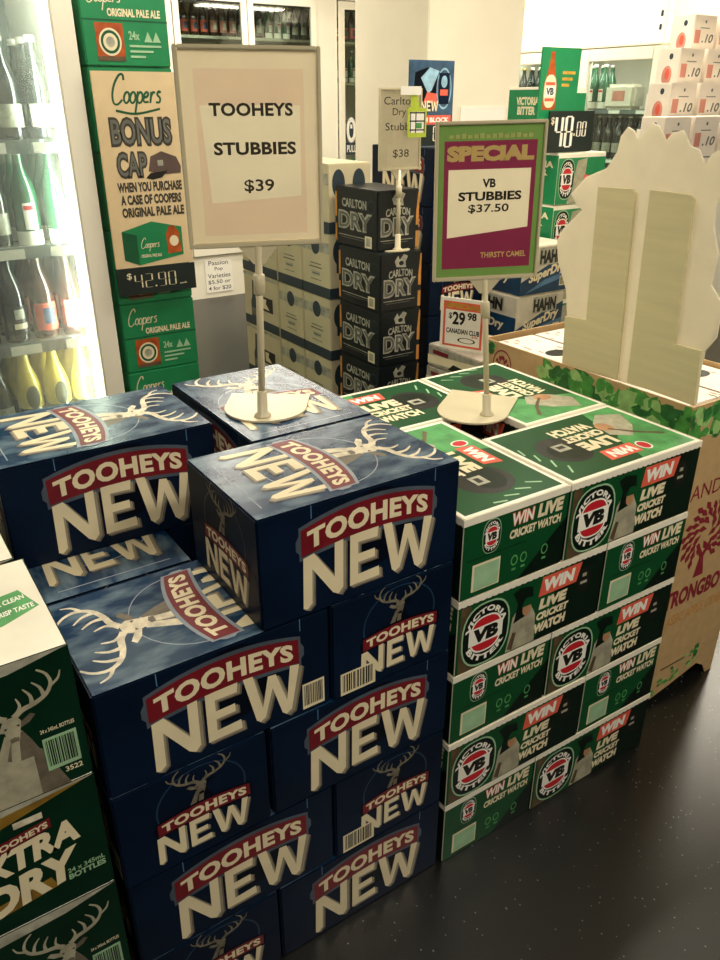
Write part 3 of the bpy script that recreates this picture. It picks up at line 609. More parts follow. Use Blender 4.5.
# ------------------------------------------------------------------ leaf green ale cartons with poster
CW, CL, CH = .25, .40, .2225
def ale_front():
    S = Sheet(); S.rect(.0, .50, 1, .02, 'cdark', 0); S.part = 'brand_lettering'; script_word(S, .08, .60, .40, .34, 'cream', 1, 1.0, swash=False); S.part = 'name_lettering'; S.text('ORIGINAL PALE ALE', .30, .55, .62, .09, 'cream', 1, .04)
    S.part = 'can_picture'; S.rect(.14, .06, .32, .42, 'amber', 1); S.rect(.14, .06, .32, .05, 'photo', 2); S.oval(.30, .27, .13, .155, 'cream', 3); S.ring(.30, .27, .11, .13, .25, 'cdark', 4); S.oval(.30, .27, .05, .06, 'chrome', 4)
    S.part = 'small_print'; S.text('24x', .52, .30, .13, .10, 'lgreen', 1, .03)
    for x in (.70, .80): S.poly([(x, .28), (x+.10, .28), (x+.05, .40)], 'lgreen', 1)
    for i in range(3): S.rect(.52, .22-.06*i, .38-.1*i, .025, 'lgreen', 1)
    S.part = 'artwork'; return S
ALE = Carton('ale_carton', CW, CL, CH, K['cgreen'], {'front': ale_front()})
ax_, ay_ = .69, 1.53
pos_word = ('bottom', 'second from the floor', 'third from the floor', 'just under the black price strip', 'behind the black price strip', 'behind the tan poster', 'just above the tan poster', 'topmost')
for k in range(8):
    ALE.place(ax_+J(.002), ay_+CL/2+J(.002), .1+k*CH, 0, 'leaf green ale carton, %s of its tall stack' % pos_word[k], 'leaf green ale cartons')
ALE_BASE = (.57, .81, 1.54, 1.92, .1, 'wooden pallet under the leaf green ale cartons')
S = Sheet(); S.rect(.01, .01, .98, .98, 'poster', 0)
S.part = 'brand_lettering'; script_word(S, .20, .79, .60, .20, 'cdark', 1, .46, wt=.045)
S.part = 'offer_lettering'
S.text('BONUS', .13, .635, .75, .15, 'tgrey', 1, .085); S.text('BONUS', .15, .65, .71, .122, 'grey', 2, .01); S.text('CAP', .16, .475, .38, .14, 'tgrey', 1, .085); S.text('CAP', .175, .488, .35, .115, 'grey', 2, .01)
for i, (t, a, b) in enumerate((('WHEN YOU PURCHASE', .14, .80), ('A CASE OF COOPERS', .16, .76), ('ORIGINAL PALE ALE', .16, .78))): S.text(t, a, .405-i*.066, b, .052, 'tgrey', 1, .05)
S.part = 'cap_picture'; S.poly([(.54, .51), (.58, .585), (.72, .61), (.90, .58), (.95, .53), (.94, .495), (.70, .49)], 'capb', 1); S.poly([(.50, .475), (.56, .50), (.78, .51), (.70, .475), (.58, .465)], 'black', 2); S.rect(.66, .535, .07, .03, 'chrome', 2)
S.part = 'carton_picture'; S.poly([(.12, .045), (.12, .20), (.30, .175), (.30, .01)], 'cdark', 1); S.poly([(.30, .01), (.30, .175), (.88, .205), (.88, .05)], 'cgreen', 1); S.poly([(.12, .20), (.50, .245), (.88, .205), (.30, .175)], 'cgreen', 2)
script_word(S, .34, .08, .24, .08, 'cream', 3, .46, swash=False); S.text('ORIGINAL PALE ALE', .33, .05, .26, .018, 'cream', 3, .03); S.poly([(.68, .06), (.67, .17), (.72, .215), (.78, .215), (.84, .18), (.86, .065)], 'amber', 3); S.oval(.77, .13, .06, .03, 'cream', 4)
panel('sale_poster', S, (.568, 1.515), (.818, 1.515), 1.105, 1.645, .006, K['poster'], label='tan bonus cap poster hanging on the leaf green ale cartons', cat='poster')
def seg_digit(S, ch, x, y, w, h, m, lay=2, t=.16):
    on = {'0': 'abcdef', '2': 'abged', '4': 'fgbc', '8': 'abcdefg', '9': 'abcdfg'}[ch]; tw = t*w; th = tw*.55
    R_ = {'a': (x+tw*.6, y+h-th, w-1.2*tw, th), 'd': (x+tw*.6, y, w-1.2*tw, th), 'g': (x+tw*.6, y+h/2-th/2, w-1.2*tw, th), 'f': (x, y+h*.53, tw, h*.43), 'b': (x+w-tw, y+h*.53, tw, h*.43), 'e': (x, y+h*.04, tw, h*.43), 'c': (x+w-tw, y+h*.04, tw, h*.43)}
    for c in on: S.rect(*R_[c], m, lay)
S = Sheet(); S.part = 'price_lettering'; S.text('$', .12, .58, .06, .26, 'cream', 1, .01)
for ch, x in zip('42', (.21, .34)): seg_digit(S, ch, x, .24, .10, .52, 'cream')
S.rect(.465, .24, .02, .06, 'cream', 1)
for ch, x in zip('90', (.51, .64)): seg_digit(S, ch, x, .24, .10, .52, 'cream')
S.text('pack', .79, .22, .09, .08, 'cream', 1)
panel('price_strip', S, (.566, 1.512), (.82, 1.512), 1.022, 1.103, .006, K['board'], label='black price strip reading 42.90 under the tan poster', cat='price sign')

# ------------------------------------------------------------------ beige wine cartons on a pallet
GH = .2425
def wine_side():
    S = Sheet(); S.part = 'base_band'; S.rect(0, 0, 1, .17, 'slate', 0); S.part = 'upper_band'; S.rect(.0, .70, 1, .16, 'chrome', 0); S.part = 'emblem'; S.oval(.5, .78, .15, .13, 'slate', 1)
    S.part = 'small_print'; S.rect(.3, .50, .4, .015, 'grey', 1); S.rect(.27, .44, .46, .02, 'grey', 1); S.rect(.34, .32, .32, .07, 'chrome', 1); S.rect(.37, .34, .26, .02, 'grey', 2); S.rect(.3, .25, .4, .012, 'grey', 1); S.part = 'artwork'; return S
def wine_bottle_side():
    S = Sheet(); S.part = 'base_band'; S.rect(0, 0, 1, .17, 'slate', 0); S.part = 'upper_band'; S.rect(.0, .93, 1, .05, 'chrome', 0)
    S.part = 'bottle_picture'; S.poly([(.20, .05), (.20, .45), (.24, .55), (.26, .85), (.32, .85), (.34, .55), (.38, .45), (.38, .05)], 'slate', 1); S.rect(.21, .2, .16, .14, 'grey', 2)
    S.part = 'emblem'; S.rect(.50, .36, .34, .26, 'black', 1); S.poly([(.55, .40), (.55, .58), (.66, .58), (.64, .50), (.74, .40)], 'cream', 2); S.part = 'artwork'; return S
def wine_front():
    S = Sheet(); S.part = 'bottle_picture'
    for x in (.12, .60): S.oval(x+.12, .72, .15, .2, 'slate', 1); S.rect(x+.05, .40, .14, .34, 'slate', 1)
    S.rect(0, 0, 1, .17, 'slate', 0); S.part = 'artwork'; return S
WINE = Carton('wine_carton', .19, .21, GH, K['beige'], {'left': wine_side(), 'front': wine_front()})
WINE2 = Carton('wine_carton', .21, .335, GH, K['beige'], {'left': wine_bottle_side()})
PZ = .157
def pallet(x0, x1, y0, y1, h, label):
    o = empty('pallet', ((x0+x1)/2, (y0+y1)/2, 0), label=label, cat='pallet'); a, b = (x1-x0)/2, (y1-y0)/2
    for i in range(3): obj('bearer', boxes('bearer', M_wood, (-a, a, -b+i*(b-.03), -b+.06+i*(b-.03), 0, h-.018)), o)
    n = max(3, int(2*a/.11)); 
    for i in range(n): obj('plank', boxes('plank', M_wood, (-a+2*a*i/n, -a+2*a*(i+.85)/n, -b, b, h-.018, h)), o)
    return o
pallet(*ALE_BASE)
pallet(1.40, 1.62, 1.63, 2.42, PZ, 'wooden pallet under the beige wine cartons')
for k in range(5):
    lay = ('bottom', 'second', 'third', 'fourth', 'top')[k]
    for j in range(2): WINE.place(1.40+.095, 1.632+.105+j*.212, PZ+k*GH, 0, 'beige wine carton with dark oval emblem, %s layer, %s' % (lay, ('next to the black cartons', 'between its neighbours')[j]), 'beige wine cartons')
    WINE2.place(1.40+.105, 1.632+.212*2+.17, PZ+k*GH, 0, 'beige wine carton with bottle picture on its side, %s layer' % lay, 'beige wine cartons')

# ------------------------------------------------------------------ black dry beer cartons
DL, DW, DH = .27, .178, .2
def dry(v):
    S = Sheet(); a = 0 if v else .04
    S.part = 'brand_lettering'
    if v: S.text('CARLTON', .20, .56, .58, .13, 'chrome', 1, .03, warp=lambda u, q: (u, q+.25*(1-(2*u-1)**2))); y = .24
    else: S.text('CARLTON', .17, .66, .58, .15, 'chrome', 1, .03); y = .28
    S.text('DRY', .08, y, .80, .32, 'chrome', 1, .07, space=1.02); S.text('DRY', .10, y+.03, .76, .26, 'charcoal', 2, .012, space=1.02); S.text('DRY', .105, y+.035, .75, .25, 'grey', 3, -.002, space=1.02)
    S.part = 'small_print'; S.rect(.08, .17, .78, .012, 'chrome', 1); S.rect(.14, .13, .6, .01, 'grey', 1)
    if v:
        S.part = 'crest'; S.poly([(.38, .76), (.34, .86), (.42, .95), (.46, .88), (.56, .97), (.66, .93), (.60, .84), (.62, .74)], 'chrome', 1); S.oval(.5, .82, .06, .04, 'charcoal', 2)
    else:
        S.part = 'seal'; S.rect(.72, .03, .16, .20, 'cream', 3); S.rect(.75, .06, .10, .14, 'chrome', 4); S.part = 'crest'; S.ring(.86, .72, .10, .12, .2, 'slate', 1)
    S.part = 'orange_strip'
    if v: S.poly([(.93, .02), (.93, .6), (.97, .95), (1, .95), (1, .02)], 'orange', 1); S.rect(.92, .30, .08, .10, 'charcoal', 2)
    else: S.rect(.0, .05, .045, .85, 'orange', 1); S.rect(0, .35, .045, .12, 'charcoal', 2)
    S.part = 'artwork'; return S
DRY = Carton('dry_beer_carton', DW, DL, DH, K['charcoal'], {'left': dry(0), 'front': dry(1)}, gap=.002)
pallet(1.42, 1.61, 1.28, 1.61, .1, 'wooden pallet under the black dry beer cartons')
for k in range(6):
    DRY.place((1.408 if k < 5 else 1.42)+DW/2+J(.002), (1.318 if k < 5 else 1.358)+DL/2-.01, .1+k*DH, 0, 'black dry beer carton, %s' % ('bottom of its stack', 'second from the floor in its stack', 'third from the floor in its stack', 'fourth from the floor in its stack', 'carrying the small clear price stand', 'topmost of its stack')[k], 'black dry beer cartons')

# ------------------------------------------------------------------ blue cartons at the back with block poster
BACK = Carton('blue_beer_carton', TW, TL, TH, K['navy'], {'front': blue_end(False), 'left': blue_front(False)}, flaps('bb', TW, TL, TH, K['navy'])[:0])
for k in range(7):
    BACK.place(1.735+TW/2, 1.45+TL/2, k*TH, 0, 'blue stag beer carton at the column, %s of its single-width stack' % ('bottom', 'second up', 'third up', 'fourth up', 'fifth up', 'sixth up', 'topmost')[k], 'blue beer cartons by the column')
S = Sheet(); S.rect(.02, .01, .96, .98, 'blueink', 0); S.part = 'can_picture'; S.poly([(.08, .50), (.12, .86), (.40, .92), (.62, .80), (.60, .46), (.2, .42)], 'dkblue', 1); S.poly([(.25, .80), (.45, .92), (.66, .88), (.5, .66), (.42, .62)], 'glow', 2); S.poly([(.32, .52), (.4, .64), (.62, .62), (.62, .5)], 'vorange', 3)
S.rect(.66, .50, .24, .36, 'navy', 3); S.ring(.78, .68, .17, .24, .1, 'glow', 2); S.oval(.78, .76, .07, .07, 'glow', 4); S.rect(.69, .60, .18, .07, 'vorange', 4)
block_new(S, .26, .42, .40, .12, 0, 0, 5); S.part = 'offer_lettering'; S.rect(.1, .26, .86, .11, 'vorange', 3); S.text('CAN BLOCK', .14, .285, .78, .06, 'white', 4, .05); S.rect(.02, .01, .96, .24, 'board', 1)
for ch, x in zip('00', (.56, .76)): seg_digit(S, ch, x, .06, .15, .18, 'cream', 3)
panel('beer_poster', S, (1.66, 1.5), (1.862, 1.5), 1.4185, 1.70, .006, K['blueink'], label='dark blue can block poster standing on the blue cartons by the column', cat='poster').location.x += .09
bpy.data.objects['beer_poster'].location = (1.70, 1.56, 1.4185)

# ------------------------------------------------------------------ silver-blue super dry cartons
HL, HW, HH = .262, .36, .185
def hahn():
    S = Sheet(); S.poly([(0, .02), (0, .30), (.30, .46), (.55, .60), (1, .78), (1, .02)], 'hblue', 0); S.poly([(.1, .05), (.5, .30), (1, .42), (1, .32), (.5, .18)], 'ring', 1)
    sk = lambda k: (lambda u, v_: (u, v_+u*k))
    S.part = 'brand_lettering'; S.rect(.34, .60, .52, .36, 'chrome', 1); S.text('HAHN', .36, .63, .48, .28, 'black', 2, .06); S.part = 'name_lettering'; S.text('SuperDry', .16, .20, .76, .26, 'cream', 3, .045, .1, warp=sk(.8)); S.barcode(.82, .12, .14, .2); S.part = 'artwork'; return S
def hahn_side():
    S = Sheet(); S.rect(0, .02, 1, .55, 'hblue', 0); S.part = 'brand_lettering'; S.rect(.3, .62, .5, .33, 'chrome', 1); S.text('HAHN', .32, .65, .46, .26, 'black', 2, .06); S.part = 'name_lettering'; S.text('SuperDry', .2, .22, .62, .24, 'cream', 2, .04, .1); S.part = 'artwork'; return S
HAHN = Carton('super_dry_carton', HL, HW, HH, K['hahn'], {'front': hahn(), 'left': hahn_side()})
pallet(2.0, 2.27, 1.25, 1.62, .148, 'wooden pallet under the silver and blue cartons')
for k in range(5):
    HAHN.place(2.01+HL/2+(0.012 if k == 4 else 0), 1.25+HW/2, .148+k*HH, 0, 'silver and blue super dry carton, %s of its stack' % ('bottom', 'second up', 'third up', 'fourth up', 'topmost')[k], 'silver and blue cartons')

# ------------------------------------------------------------------ green can cartons with price board at the back
def vbc_front():
    S = Sheet(); S.rect(.004, .01, .992, .90, 'cgreen', 0); S.part = 'player_picture'; S.poly([(.25, .02), (.35, .5), (.4, .85), (.6, .9), (.58, .5), (.66, .2), (.55, .02)], 'cloth', 1); S.part = 'offer_lettering'; S.poly([(.55, .42), (.57, .58), (.9, .50), (.88, .36)], 'vorange', 2); S.rect(.60, .46, .24, .03, 'rose', 3)
    oval_badge(S, .2, .50, .16, .40, 2); return S
def vbc_side():
    S = Sheet(); S.rect(.004, .01, .992, .95, 'cgreen', 0); S.part = 'brand_lettering'; S.text('VICTORIA', .25, .72, .68, .13, 'cream', 1, .05); S.text('BITTER', .30, .57, .55, .13, 'cream', 1, .05); S.part = 'oval_badge'; S.ring(.55, .36, .16, .15, .3, 'vdark', 1); S.part = 'small_print'; S.rect(.4, .10, .4, .05, 'vlight', 1); S.part = 'artwork'; return S
VBC = Carton('can_carton', .28, .36, .195, K['vlid'], {'front': vbc_front(), 'left': vbc_side()})
for k in range(7):
    VBC.place(2.325+.14, 1.405+.18, .02+k*.195, 0, 'green can carton with player picture, %s of the stack under the black price board' % ('bottom', 'second up', 'third up', 'fourth up', 'fifth up', 'sixth up', 'topmost')[k], 'green can cartons')
boxes_ = obj('base_board', boxes('base_board', M_wood, (2.33, 2.6, 1.41, 1.76, 0, .02)), label='thin wooden board under the green can cartons', cat='board')
S = Sheet(); S.part = 'price_lettering'; S.text('$', .04, .66, .07, .2, 'cream', 1, .02)
for ch, x in zip('48', (.13, .35)): seg_digit(S, ch, x, .12, .19, .76, 'paperw', t=.30)
S.rect(.56, .4, .03, .06, 'cream', 2)
for ch, x in zip('00', (.62, .74)): seg_digit(S, ch, x, .38, .10, .36, 'paperw', t=.26)
panel('price_board', S, (2.268, 1.42), (2.515, 1.42), 1.387, 1.535, .008, K['board'], label='black price board reading 48.00 standing on the green can cartons', cat='price sign')
S = Sheet(); S.part = 'bottle_picture'; S.poly([(.10, -.0), (.10, .40), (.17, .60), (.22, .80), (.22, .93), (.32, .93), (.32, .80), (.37, .60), (.44, .40), (.44, 0)], 'amber', 1); S.oval(.27, .30, .155, .27, 'cream', 2, p=2.6); S.rect(.15, .22, .24, .16, 'white', 3); S.text('VB', .17, .24, .2, .12, 'slate', 4, .05); S.rect(.15, .40, .24, .05, 'vorange', 3); S.rect(.15, .14, .24, .05, 'vorange', 3)
S.part = 'offer_lettering'
for i, (t, w_) in enumerate((('THIRSTY', .34), ('AUSSIE', .28), ('BEER', .2))): S.rect(.56, .58-i*.1, w_, .05, 'gold', 1)
S.it = [(p, [(u, .42+.58*v) for u, v in vs], f, m, l) for p, vs, f, m, l in S.it]
bp_ = panel('bottle_poster', S, (2.225, 1.445), (2.43, 1.445), 1.386, 1.75, .006, K['cgreen'], label='green bottle poster rising behind the black price board', cat='poster')
obj('backing_strut', boxes('backing_strut', K['vlid'], (.09, .15, .006, .010, 0, .3)), bp_)

VBS = Carton('can_carton', .26, .19, .235, K['vlid'], {'left': vbc_side(), 'front': vbc_front()}); VBS.place(2.325+.13, 1.53+.095, 1.386, 0, 'small green can carton standing behind the green bottle poster', 'green can cartons')

# ------------------------------------------------------------------ picture on the column
S = Sheet(); S.rect(.03, .03, .94, .94, 'paperw', 0); S.part = 'picture_print'; S.ring(.5, .1, .4, .6, .2, 'orange', 1); S.ring(.5, .1, .3, .45, .15, 'yellow', 1)
panel('column_picture', S, (2.57, 2.304), (2.86, 2.304), 1.30, 1.545, .004, K['paperw'], label='pale picture with an orange arc fixed to the cream column', cat='picture')

# ------------------------------------------------------------------ price stands
def tube(name, m, r, z0, z1, n=16, r2=None): return lathe(name, m, [(r, z0), (r2 or r, z1)], n)
def d_plate(name, m, R_, back, th):
    """D-shaped foot: half disc to the front (-y), straight sides to the back"""
    pts = [(R_*math.cos(a), R_*math.sin(a)) for a in [PI+PI*i/20 for i in range(21)]]+[(R_, back), (-R_, back)]
    return slab(name, m, pts, th, ((1, 0, 0), (0, 1, 0), (0, 0, 1)))
def stand(loc, yaw, base_yaw, pole_h, w, h, sheet, label, base=(.085, .07), roll=0, foot=(0, 0), ticket=K['pinkp'], lean=(0, 0), squash=1):
    o = empty('price_stand', loc, 0, label=label, cat='price stand')
    ln = lambda me: ([setattr(v, 'co', (v.co.x+lean[0]*v.co.z/pole_h, v.co.y+lean[1]*v.co.z/pole_h, v.co.z)) for v in me.vertices], me)[1]
    b = obj('base_plate', d_plate('base_plate', M_plastic, base[0], base[1], .004), o); b.rotation_euler.z = base_yaw; b.location = (foot[0], foot[1], .0005); b.scale.y = squash
    obj('socket', ln(lathe('socket', M_plastic, [(.017, .004), (.016, .008), (.0105, .012), (.0095, .055), (.007, .057)], 16)), o)
    obj('pole', ln(tube('pole', M_plastic, .0065, .005, pole_h)), o)
    obj('clamp', ln(lathe('clamp', M_plastic, [(.008, pole_h-.085), (.0105, pole_h-.083), (.0105, pole_h-.05), (.008, pole_h-.048)], 14)), o)
    obj('holder_clip', slab('holder_clip', M_plastic, [(-.035, .02), (-.01, -.01), (.01, -.01), (.035, .02), (.03, .028), (-.03, .028)], .006, org=(0, .003, 0)), o, (*lean, pole_h-.02), yaw)
    hd = obj('frame', boxes('frame', M_plastic, (-w/2, -w/2+.007, -.005, .004, 0, h), (w/2-.007, w/2, -.005, .004, 0, h), (-w/2+.007, w/2-.007, -.005, .004, 0, .009), (-w/2+.007, w/2-.007, -.005, .004, h-.007, h), bev=.0015), o)
    hd.location = (lean[0], lean[1], pole_h); hd.rotation_euler = (0, roll, yaw)
    for pn, me in sheet.meshes('ticket', ((-w/2+.007, -.0005, .009), (1, 0, 0), (0, 0, 1)), (w-.014, h-.016)): obj(pn, me, hd)
    obj('cover', boxes('cover', M_clear, (-w/2+.007, w/2-.007, -.0042, -.0034, .009, h-.007)), hd)
    return o
def ringq(S, o, i, m):
    for a in range(4): b = (a+1) % 4; S.poly([o[a], o[b], i[b], i[a]], m, 0)
RC = lambda x0, y0, x1, y1: [(x0, y0), (x1, y0), (x1, y1), (x0, y1)]
S = Sheet(); S.part = 'ticket'; A_, B_, C_ = RC(0, 0, 1, 1), RC(.10, .04, .90, .91), [(.17, .22), (.86, .25), (.87, .73), (.13, .73)]
ringq(S, A_, B_, 'tpale'); ringq(S, B_, C_, 'tpink'); S.poly(C_, 'tpaper', 0)
S.part = 'price_lettering'
S.text('TOOHEYS', .195, .675, .62, .068, 'tgrey', 4, .035, space=1.04); S.text('STUBBIES', .21, .475, .62, .068, 'tgrey', 4, .035, space=1.04); S.text('$39', .42, .27, .23, .075, 'tgrey', 4, .018)
stand((.474, .368, 5*TH), -.31, -.62, .325, .238, .312, S, 'tall white price stand on the blue cartons with a grey-lettered ticket', base=(.082, .075), foot=(.03, .045), lean=(.008, -.005))
S = Sheet(); S.part = 'ticket'; A_, B_, C_ = RC(0, 0, 1, 1), RC(.055, .055, .945, .90), [(.10, .27), (.90, .33), (.90, .72), (.10, .72)]; ringq(S, A_, B_, 'tgreen'); ringq(S, B_, C_, 'tmag'); S.poly(C_, 'tpaper', 0)
S.part = 'offer_lettering'; [S.rect(.10+i*.058, .915, .042, .022+.004*(i % 3), 'tlime', 3) for i in range(14)]; S.text('SPECIAL', .08, .77, .84, .10, 'tgold', 3, .07)
S.part = 'price_lettering'; S.text('VB', .43, .60, .13, .058, 'black', 4, .035); S.text('STUBBIES', .20, .515, .62, .060, 'black', 4, .035); S.text('$37.50', .30, .43, .40, .062, 'black', 4, .018)
S.part = 'shop_lettering'; S.text('THIRSTY CAMEL', .44, .125, .46, .04, 'tgold', 4, .02)
stand((1.058, .36, 5*VH), -.44, -.95, .322, .235, .318, S, 'tall price stand on the green cartons with a green and magenta ticket', base=(.085, .13), foot=(-.01, .04), roll=-.02, ticket=K['signgreen'], lean=(-.023, .015))
S = Sheet(); S.part = 'ticket'; S.rect(0, 0, 1, 1, 'tpaper', 0); S.part = 'price_lettering'
S.text('Carlton', .08, .82, .80, .10, 'black', 1, .0); S.text('Dry', .30, .655, .34, .12, 'black', 1, .0); S.text('Stubbs', .12, .49, .74, .10, 'black', 1, .0); S.text('$38', .32, .12, .42, .12, 'black', 1, .005)
cs = stand((1.498, 1.252+.06, 1.1), -.03, 0, .262, .166, .245, S, 'small clear price stand on the black dry beer cartons', base=(.05, .012), foot=(0, 0), ticket=K['paperw'], squash=.5)
cs.location.y = 1.334
tg = obj('hang_tag', slab('hang_tag', K['lime'], [(.0, .0), (.075, .0), (.075, .085), (.045, .09), (.03, .15), (.008, .15), (.012, .09), (0, .085)], .002), None, (1.515, 1.318, 1.462), -.03, 'lime green hang tag clipped over the small price stand', 'tag')
S = Sheet(); S.part = 'tag_picture'; S.rect(.1, .08, .8, .38, 'paperw', 0)
for a in (.12, .28, .43): S.rect(.1, a, .8, .025, 'black', 1)
for a in (.12, .4, .86): S.rect(a, .08, .05, .38, 'black', 1)
S.rect(.45, .16, .3, .1, 'vlight', 1)
for pn, me in S.meshes('tag', ((0, -.002, 0), (1, 0, 0), (0, 0, 1)), (.075, .165)): obj(pn, me, tg)
obj('tape', boxes('tape', K['paperw'], (-.03, .05, -.0035, -.002, .125, .15)), tg)

# ------------------------------------------------------------------ cider display bin with header card
BX, BY0, BY1, BZ, BX1 = 1.44, .075, .80, .925, 1.80
def leafy(S, x0, x1, y0, y1, n, asp, seed, size=.1, curve=None, part='leaf_print'):
    r = random.Random(seed); S.part = part
    for i in range(n):
        u = r.uniform(x0, x1); lo, hi = (y0, y1) if not curve else curve(u); v = r.uniform(lo, hi); a = r.uniform(0, 2*PI); s = r.uniform(.6, 1.2)*size; wd = r.uniform(.35, .55)
        P = [(0, 0), (.3, wd*.7), (.6, wd*.6), (1, 0), (.6, -wd*.6), (.3, -wd*.7)]
        q = [(min(1, max(0, u+s*((x-.5)*math.cos(a)-y*math.sin(a)))), min(1, max(0, v+asp*s*((x-.5)*math.sin(a)+y*math.cos(a))))) for x, y in P]
        S.poly(q, r.choice(('leaf1', 'leaf1', 'leaf2', 'leaf3')), 1+i % 6)
    S.part = 'artwork'
bn = empty('cider_display_bin', (BX, BY0, 0), label='kraft cardboard cider display bin with leaf print next to the green stack', cat='display bin')
Wb, Db = BX1-BX, BY1-BY0
fp = obj('front_panel', slab('front_panel', K['tan'], [(0, 0), (.03, 0), (.06, .02), (.15, .035), (.27, .06), (.31, .035), (.33, 0), (Wb, 0), (Wb, BZ), (0, BZ)], -.004), bn)
S = Sheet(); asp = Wb/BZ
leafy(S, 0, 1, .90, 1, 80, asp, 4, .13, curve=lambda u: (.91-.06*u*u, .985)); leafy(S, .0, .72, 0, .1, 46, asp, 9, .07, curve=lambda u: (.03+.10*max(0, u-.15), .07+.14*max(0, u-.1)), part='grass_print')
uu = lambda x: (x-BX)/Wb
S.part = 'tree_emblem'; S.poly([(uu(1.59), .435), (uu(1.602), .50), (uu(1.575), .55), (uu(1.585), .556), (uu(1.611), .515), (uu(1.637), .556), (uu(1.647), .55), (uu(1.62), .50), (uu(1.635), .435)], 'apple', 2)
for i in range(52):
    a = 2*PI*i*.382; rr = .16+.84*math.sqrt((i+.5)/52); x, z = 1.612+.10*rr*math.cos(a), .535+.10*rr*math.sin(a)
    if z < .475 and abs(x-1.61) < .045: continue
    b = a+.5; S.poly([(uu(x+(.019*math.cos(b+q)*k_)), (z+(.019*math.sin(b+q)*k_))/BZ) for q, k_ in ((0, 1), (1.2, .55), (PI, 1), (-1.2, .55))], 'apple', 3)
S.part = 'brand_lettering'; S.text('HAND-', uu(1.465), .712, .185/Wb, .046, 'apple', 2, .0); S.part = 'name_lettering'; S.text('STRONGBOW', uu(1.462), .355, .32/Wb, .062, 'apple', 2, .045); S.text('CLASSIC APPLE CIDER', uu(1.475), .29, .29/Wb, .036, 'orange', 2, .0); S.part = 'small_print'; S.rect(.25, .12, .3, .006, 'photo', 2)
for pn, me in S.meshes('bin_front', ((0, 0, 0), (1, 0, 0), (0, 0, 1)), (Wb, BZ)):
    obj(pn, me, fp)
sp_ = obj('side_panel', boxes('side_panel', K['tan'], (0, .004, .004, Db, 0, BZ)), bn)
S = Sheet(); asp = Db/BZ
leafy(S, .34, 1, .86, 1, 130, asp, 5, .085, curve=lambda u: (.87 if u > .5 else .92, .985)); leafy(S, .0, .06, .94, 1, 5, asp, 6, .05, part='leaf_sprig')
S.part = 'tree_emblem'; S.ring(.115, .93, .055, .05, .1, 'apple', 1, n=20); S.rect(.108, .90, .014, .02, 'apple', 2)
for i in range(12): a = PI*i/11; S.oval(.115+.035*math.cos(a)*(.5+.5*(i % 2)), .925+.03*math.sin(a), .007, .007, 'apple', 2, n=6)
S.part = 'knot'; S.oval(.26, .915, .012, .008, 'photo', 1, n=8)
for pn, me in S.meshes('bin_side', ((0, Db, 0), (0, -1, 0), (0, 0, 1)), (Db, BZ)): obj(pn, me, sp_)
obj('side_panel', boxes('side_panel', K['tan'], (Wb-.004, Wb, .004, Db, 0, BZ)), bn); obj('back_panel', boxes('back_panel', K['tan'], (.004, Wb-.004, Db-.004, Db, 0, BZ)), bn)
obj('bin_floor', boxes('bin_floor', K['tan'], (.004, Wb-.004, .004, Db-.004, .655, .66)), bn)
hc = []
for px, py in ((565, 365), (567, 318), (566, 290), (558, 262), (557, 241), (563, 229), (582, 210), (576, 204), (571, 194), (586, 177), (607, 168), (617, 152), (621, 136), (628, 127), (634, 131), (637, 139), (643, 133), (652, 123), (659, 126), (666, 141), (672, 133), (683, 130), (690, 146), (699, 150), (705, 166), (711, 155), (722, 148), (735, 160), (728, 185), (716, 205), (713, 225), (718, 255), (711, 285), (722, 305), (716, 338), (704, 352), (700, 370), (696, 404)):
    p = hit(px, py, 0, BX+.02); hc.append((p.y, p.z))
z0_ = min(z for _, z in hc); hc = [(y, max(z, .915)) for y, z in hc]
hd = obj('header_card', slab('header_card', thin('card_white', '#f3eddc', .55), hc, .005, ((0, 1, 0), (0, 0, 1), (1, 0, 0)), (BX+.02, 0, 0)), None, label='white die-cut header card with leafy edge standing in the cider bin', cat='header card')
def strut(pts, label=None):
    q = [(hit(px, py, 0, BX+.012).y, hit(px, py, 0, BX+.012).z) for px, py in pts]
    q = [(y, max(z, .915)) for y, z in q]
    obj('easel_strut', slab('easel_strut', M_corr, q, .007, ((0, 1, 0), (0, 0, 1), (1, 0, 0)), (BX+.012, 0, 0)), hd)
strut([(598, 187), (632, 189), (635, 193), (616, 380), (562, 364), (565, 316), (586, 320)])
strut([(650, 190), (691, 195), (694, 199), (674, 344), (701, 351), (694, 406), (627, 382)])
# cider cartons inside the bin
def cider_top():
    S = Sheet(); S.rect(.0, .0, 1, 1, 'palep', 0); S.part = 'flower_print'; r = random.Random(11)
    for i in range(26):
        u, v = r.random()*.9+.05, r.random()*.9+.05
        if abs(v-.5) < .13 and abs(u-.5) < .32: continue
        if i % 3: S.oval(u, v, .035, .03, 'rose', 1, n=7)
        else: S.poly([(u, v), (u+.06, v+.02), (u+.1, v), (u+.05, v-.02)], 'leaf2', 1)
    S.part = 'handle_hole'; S.oval(.56, .5, .09, .24, 'black', 2, n=18); S.part = 'artwork'; return S
CID = Carton('cider_carton', .168, .33, .255, K['palep'], {'top_x': cider_top()})
for i, (x, y) in enumerate(((BX+.092, BY1-.19), (BX+.265, BY1-.19), (BX+.092, BY1-.53), (BX+.265, BY1-.53))):
    CID.place(x, y, .66 if i else .675-.015, 0, 'pale flower-print cider carton in the bin, %s' % ('in the back corner beside the silver packs', 'in the back corner away from the green stack', 'under the header card', 'in front corner away from the green stack')[i], 'cider cartons in the display bin')

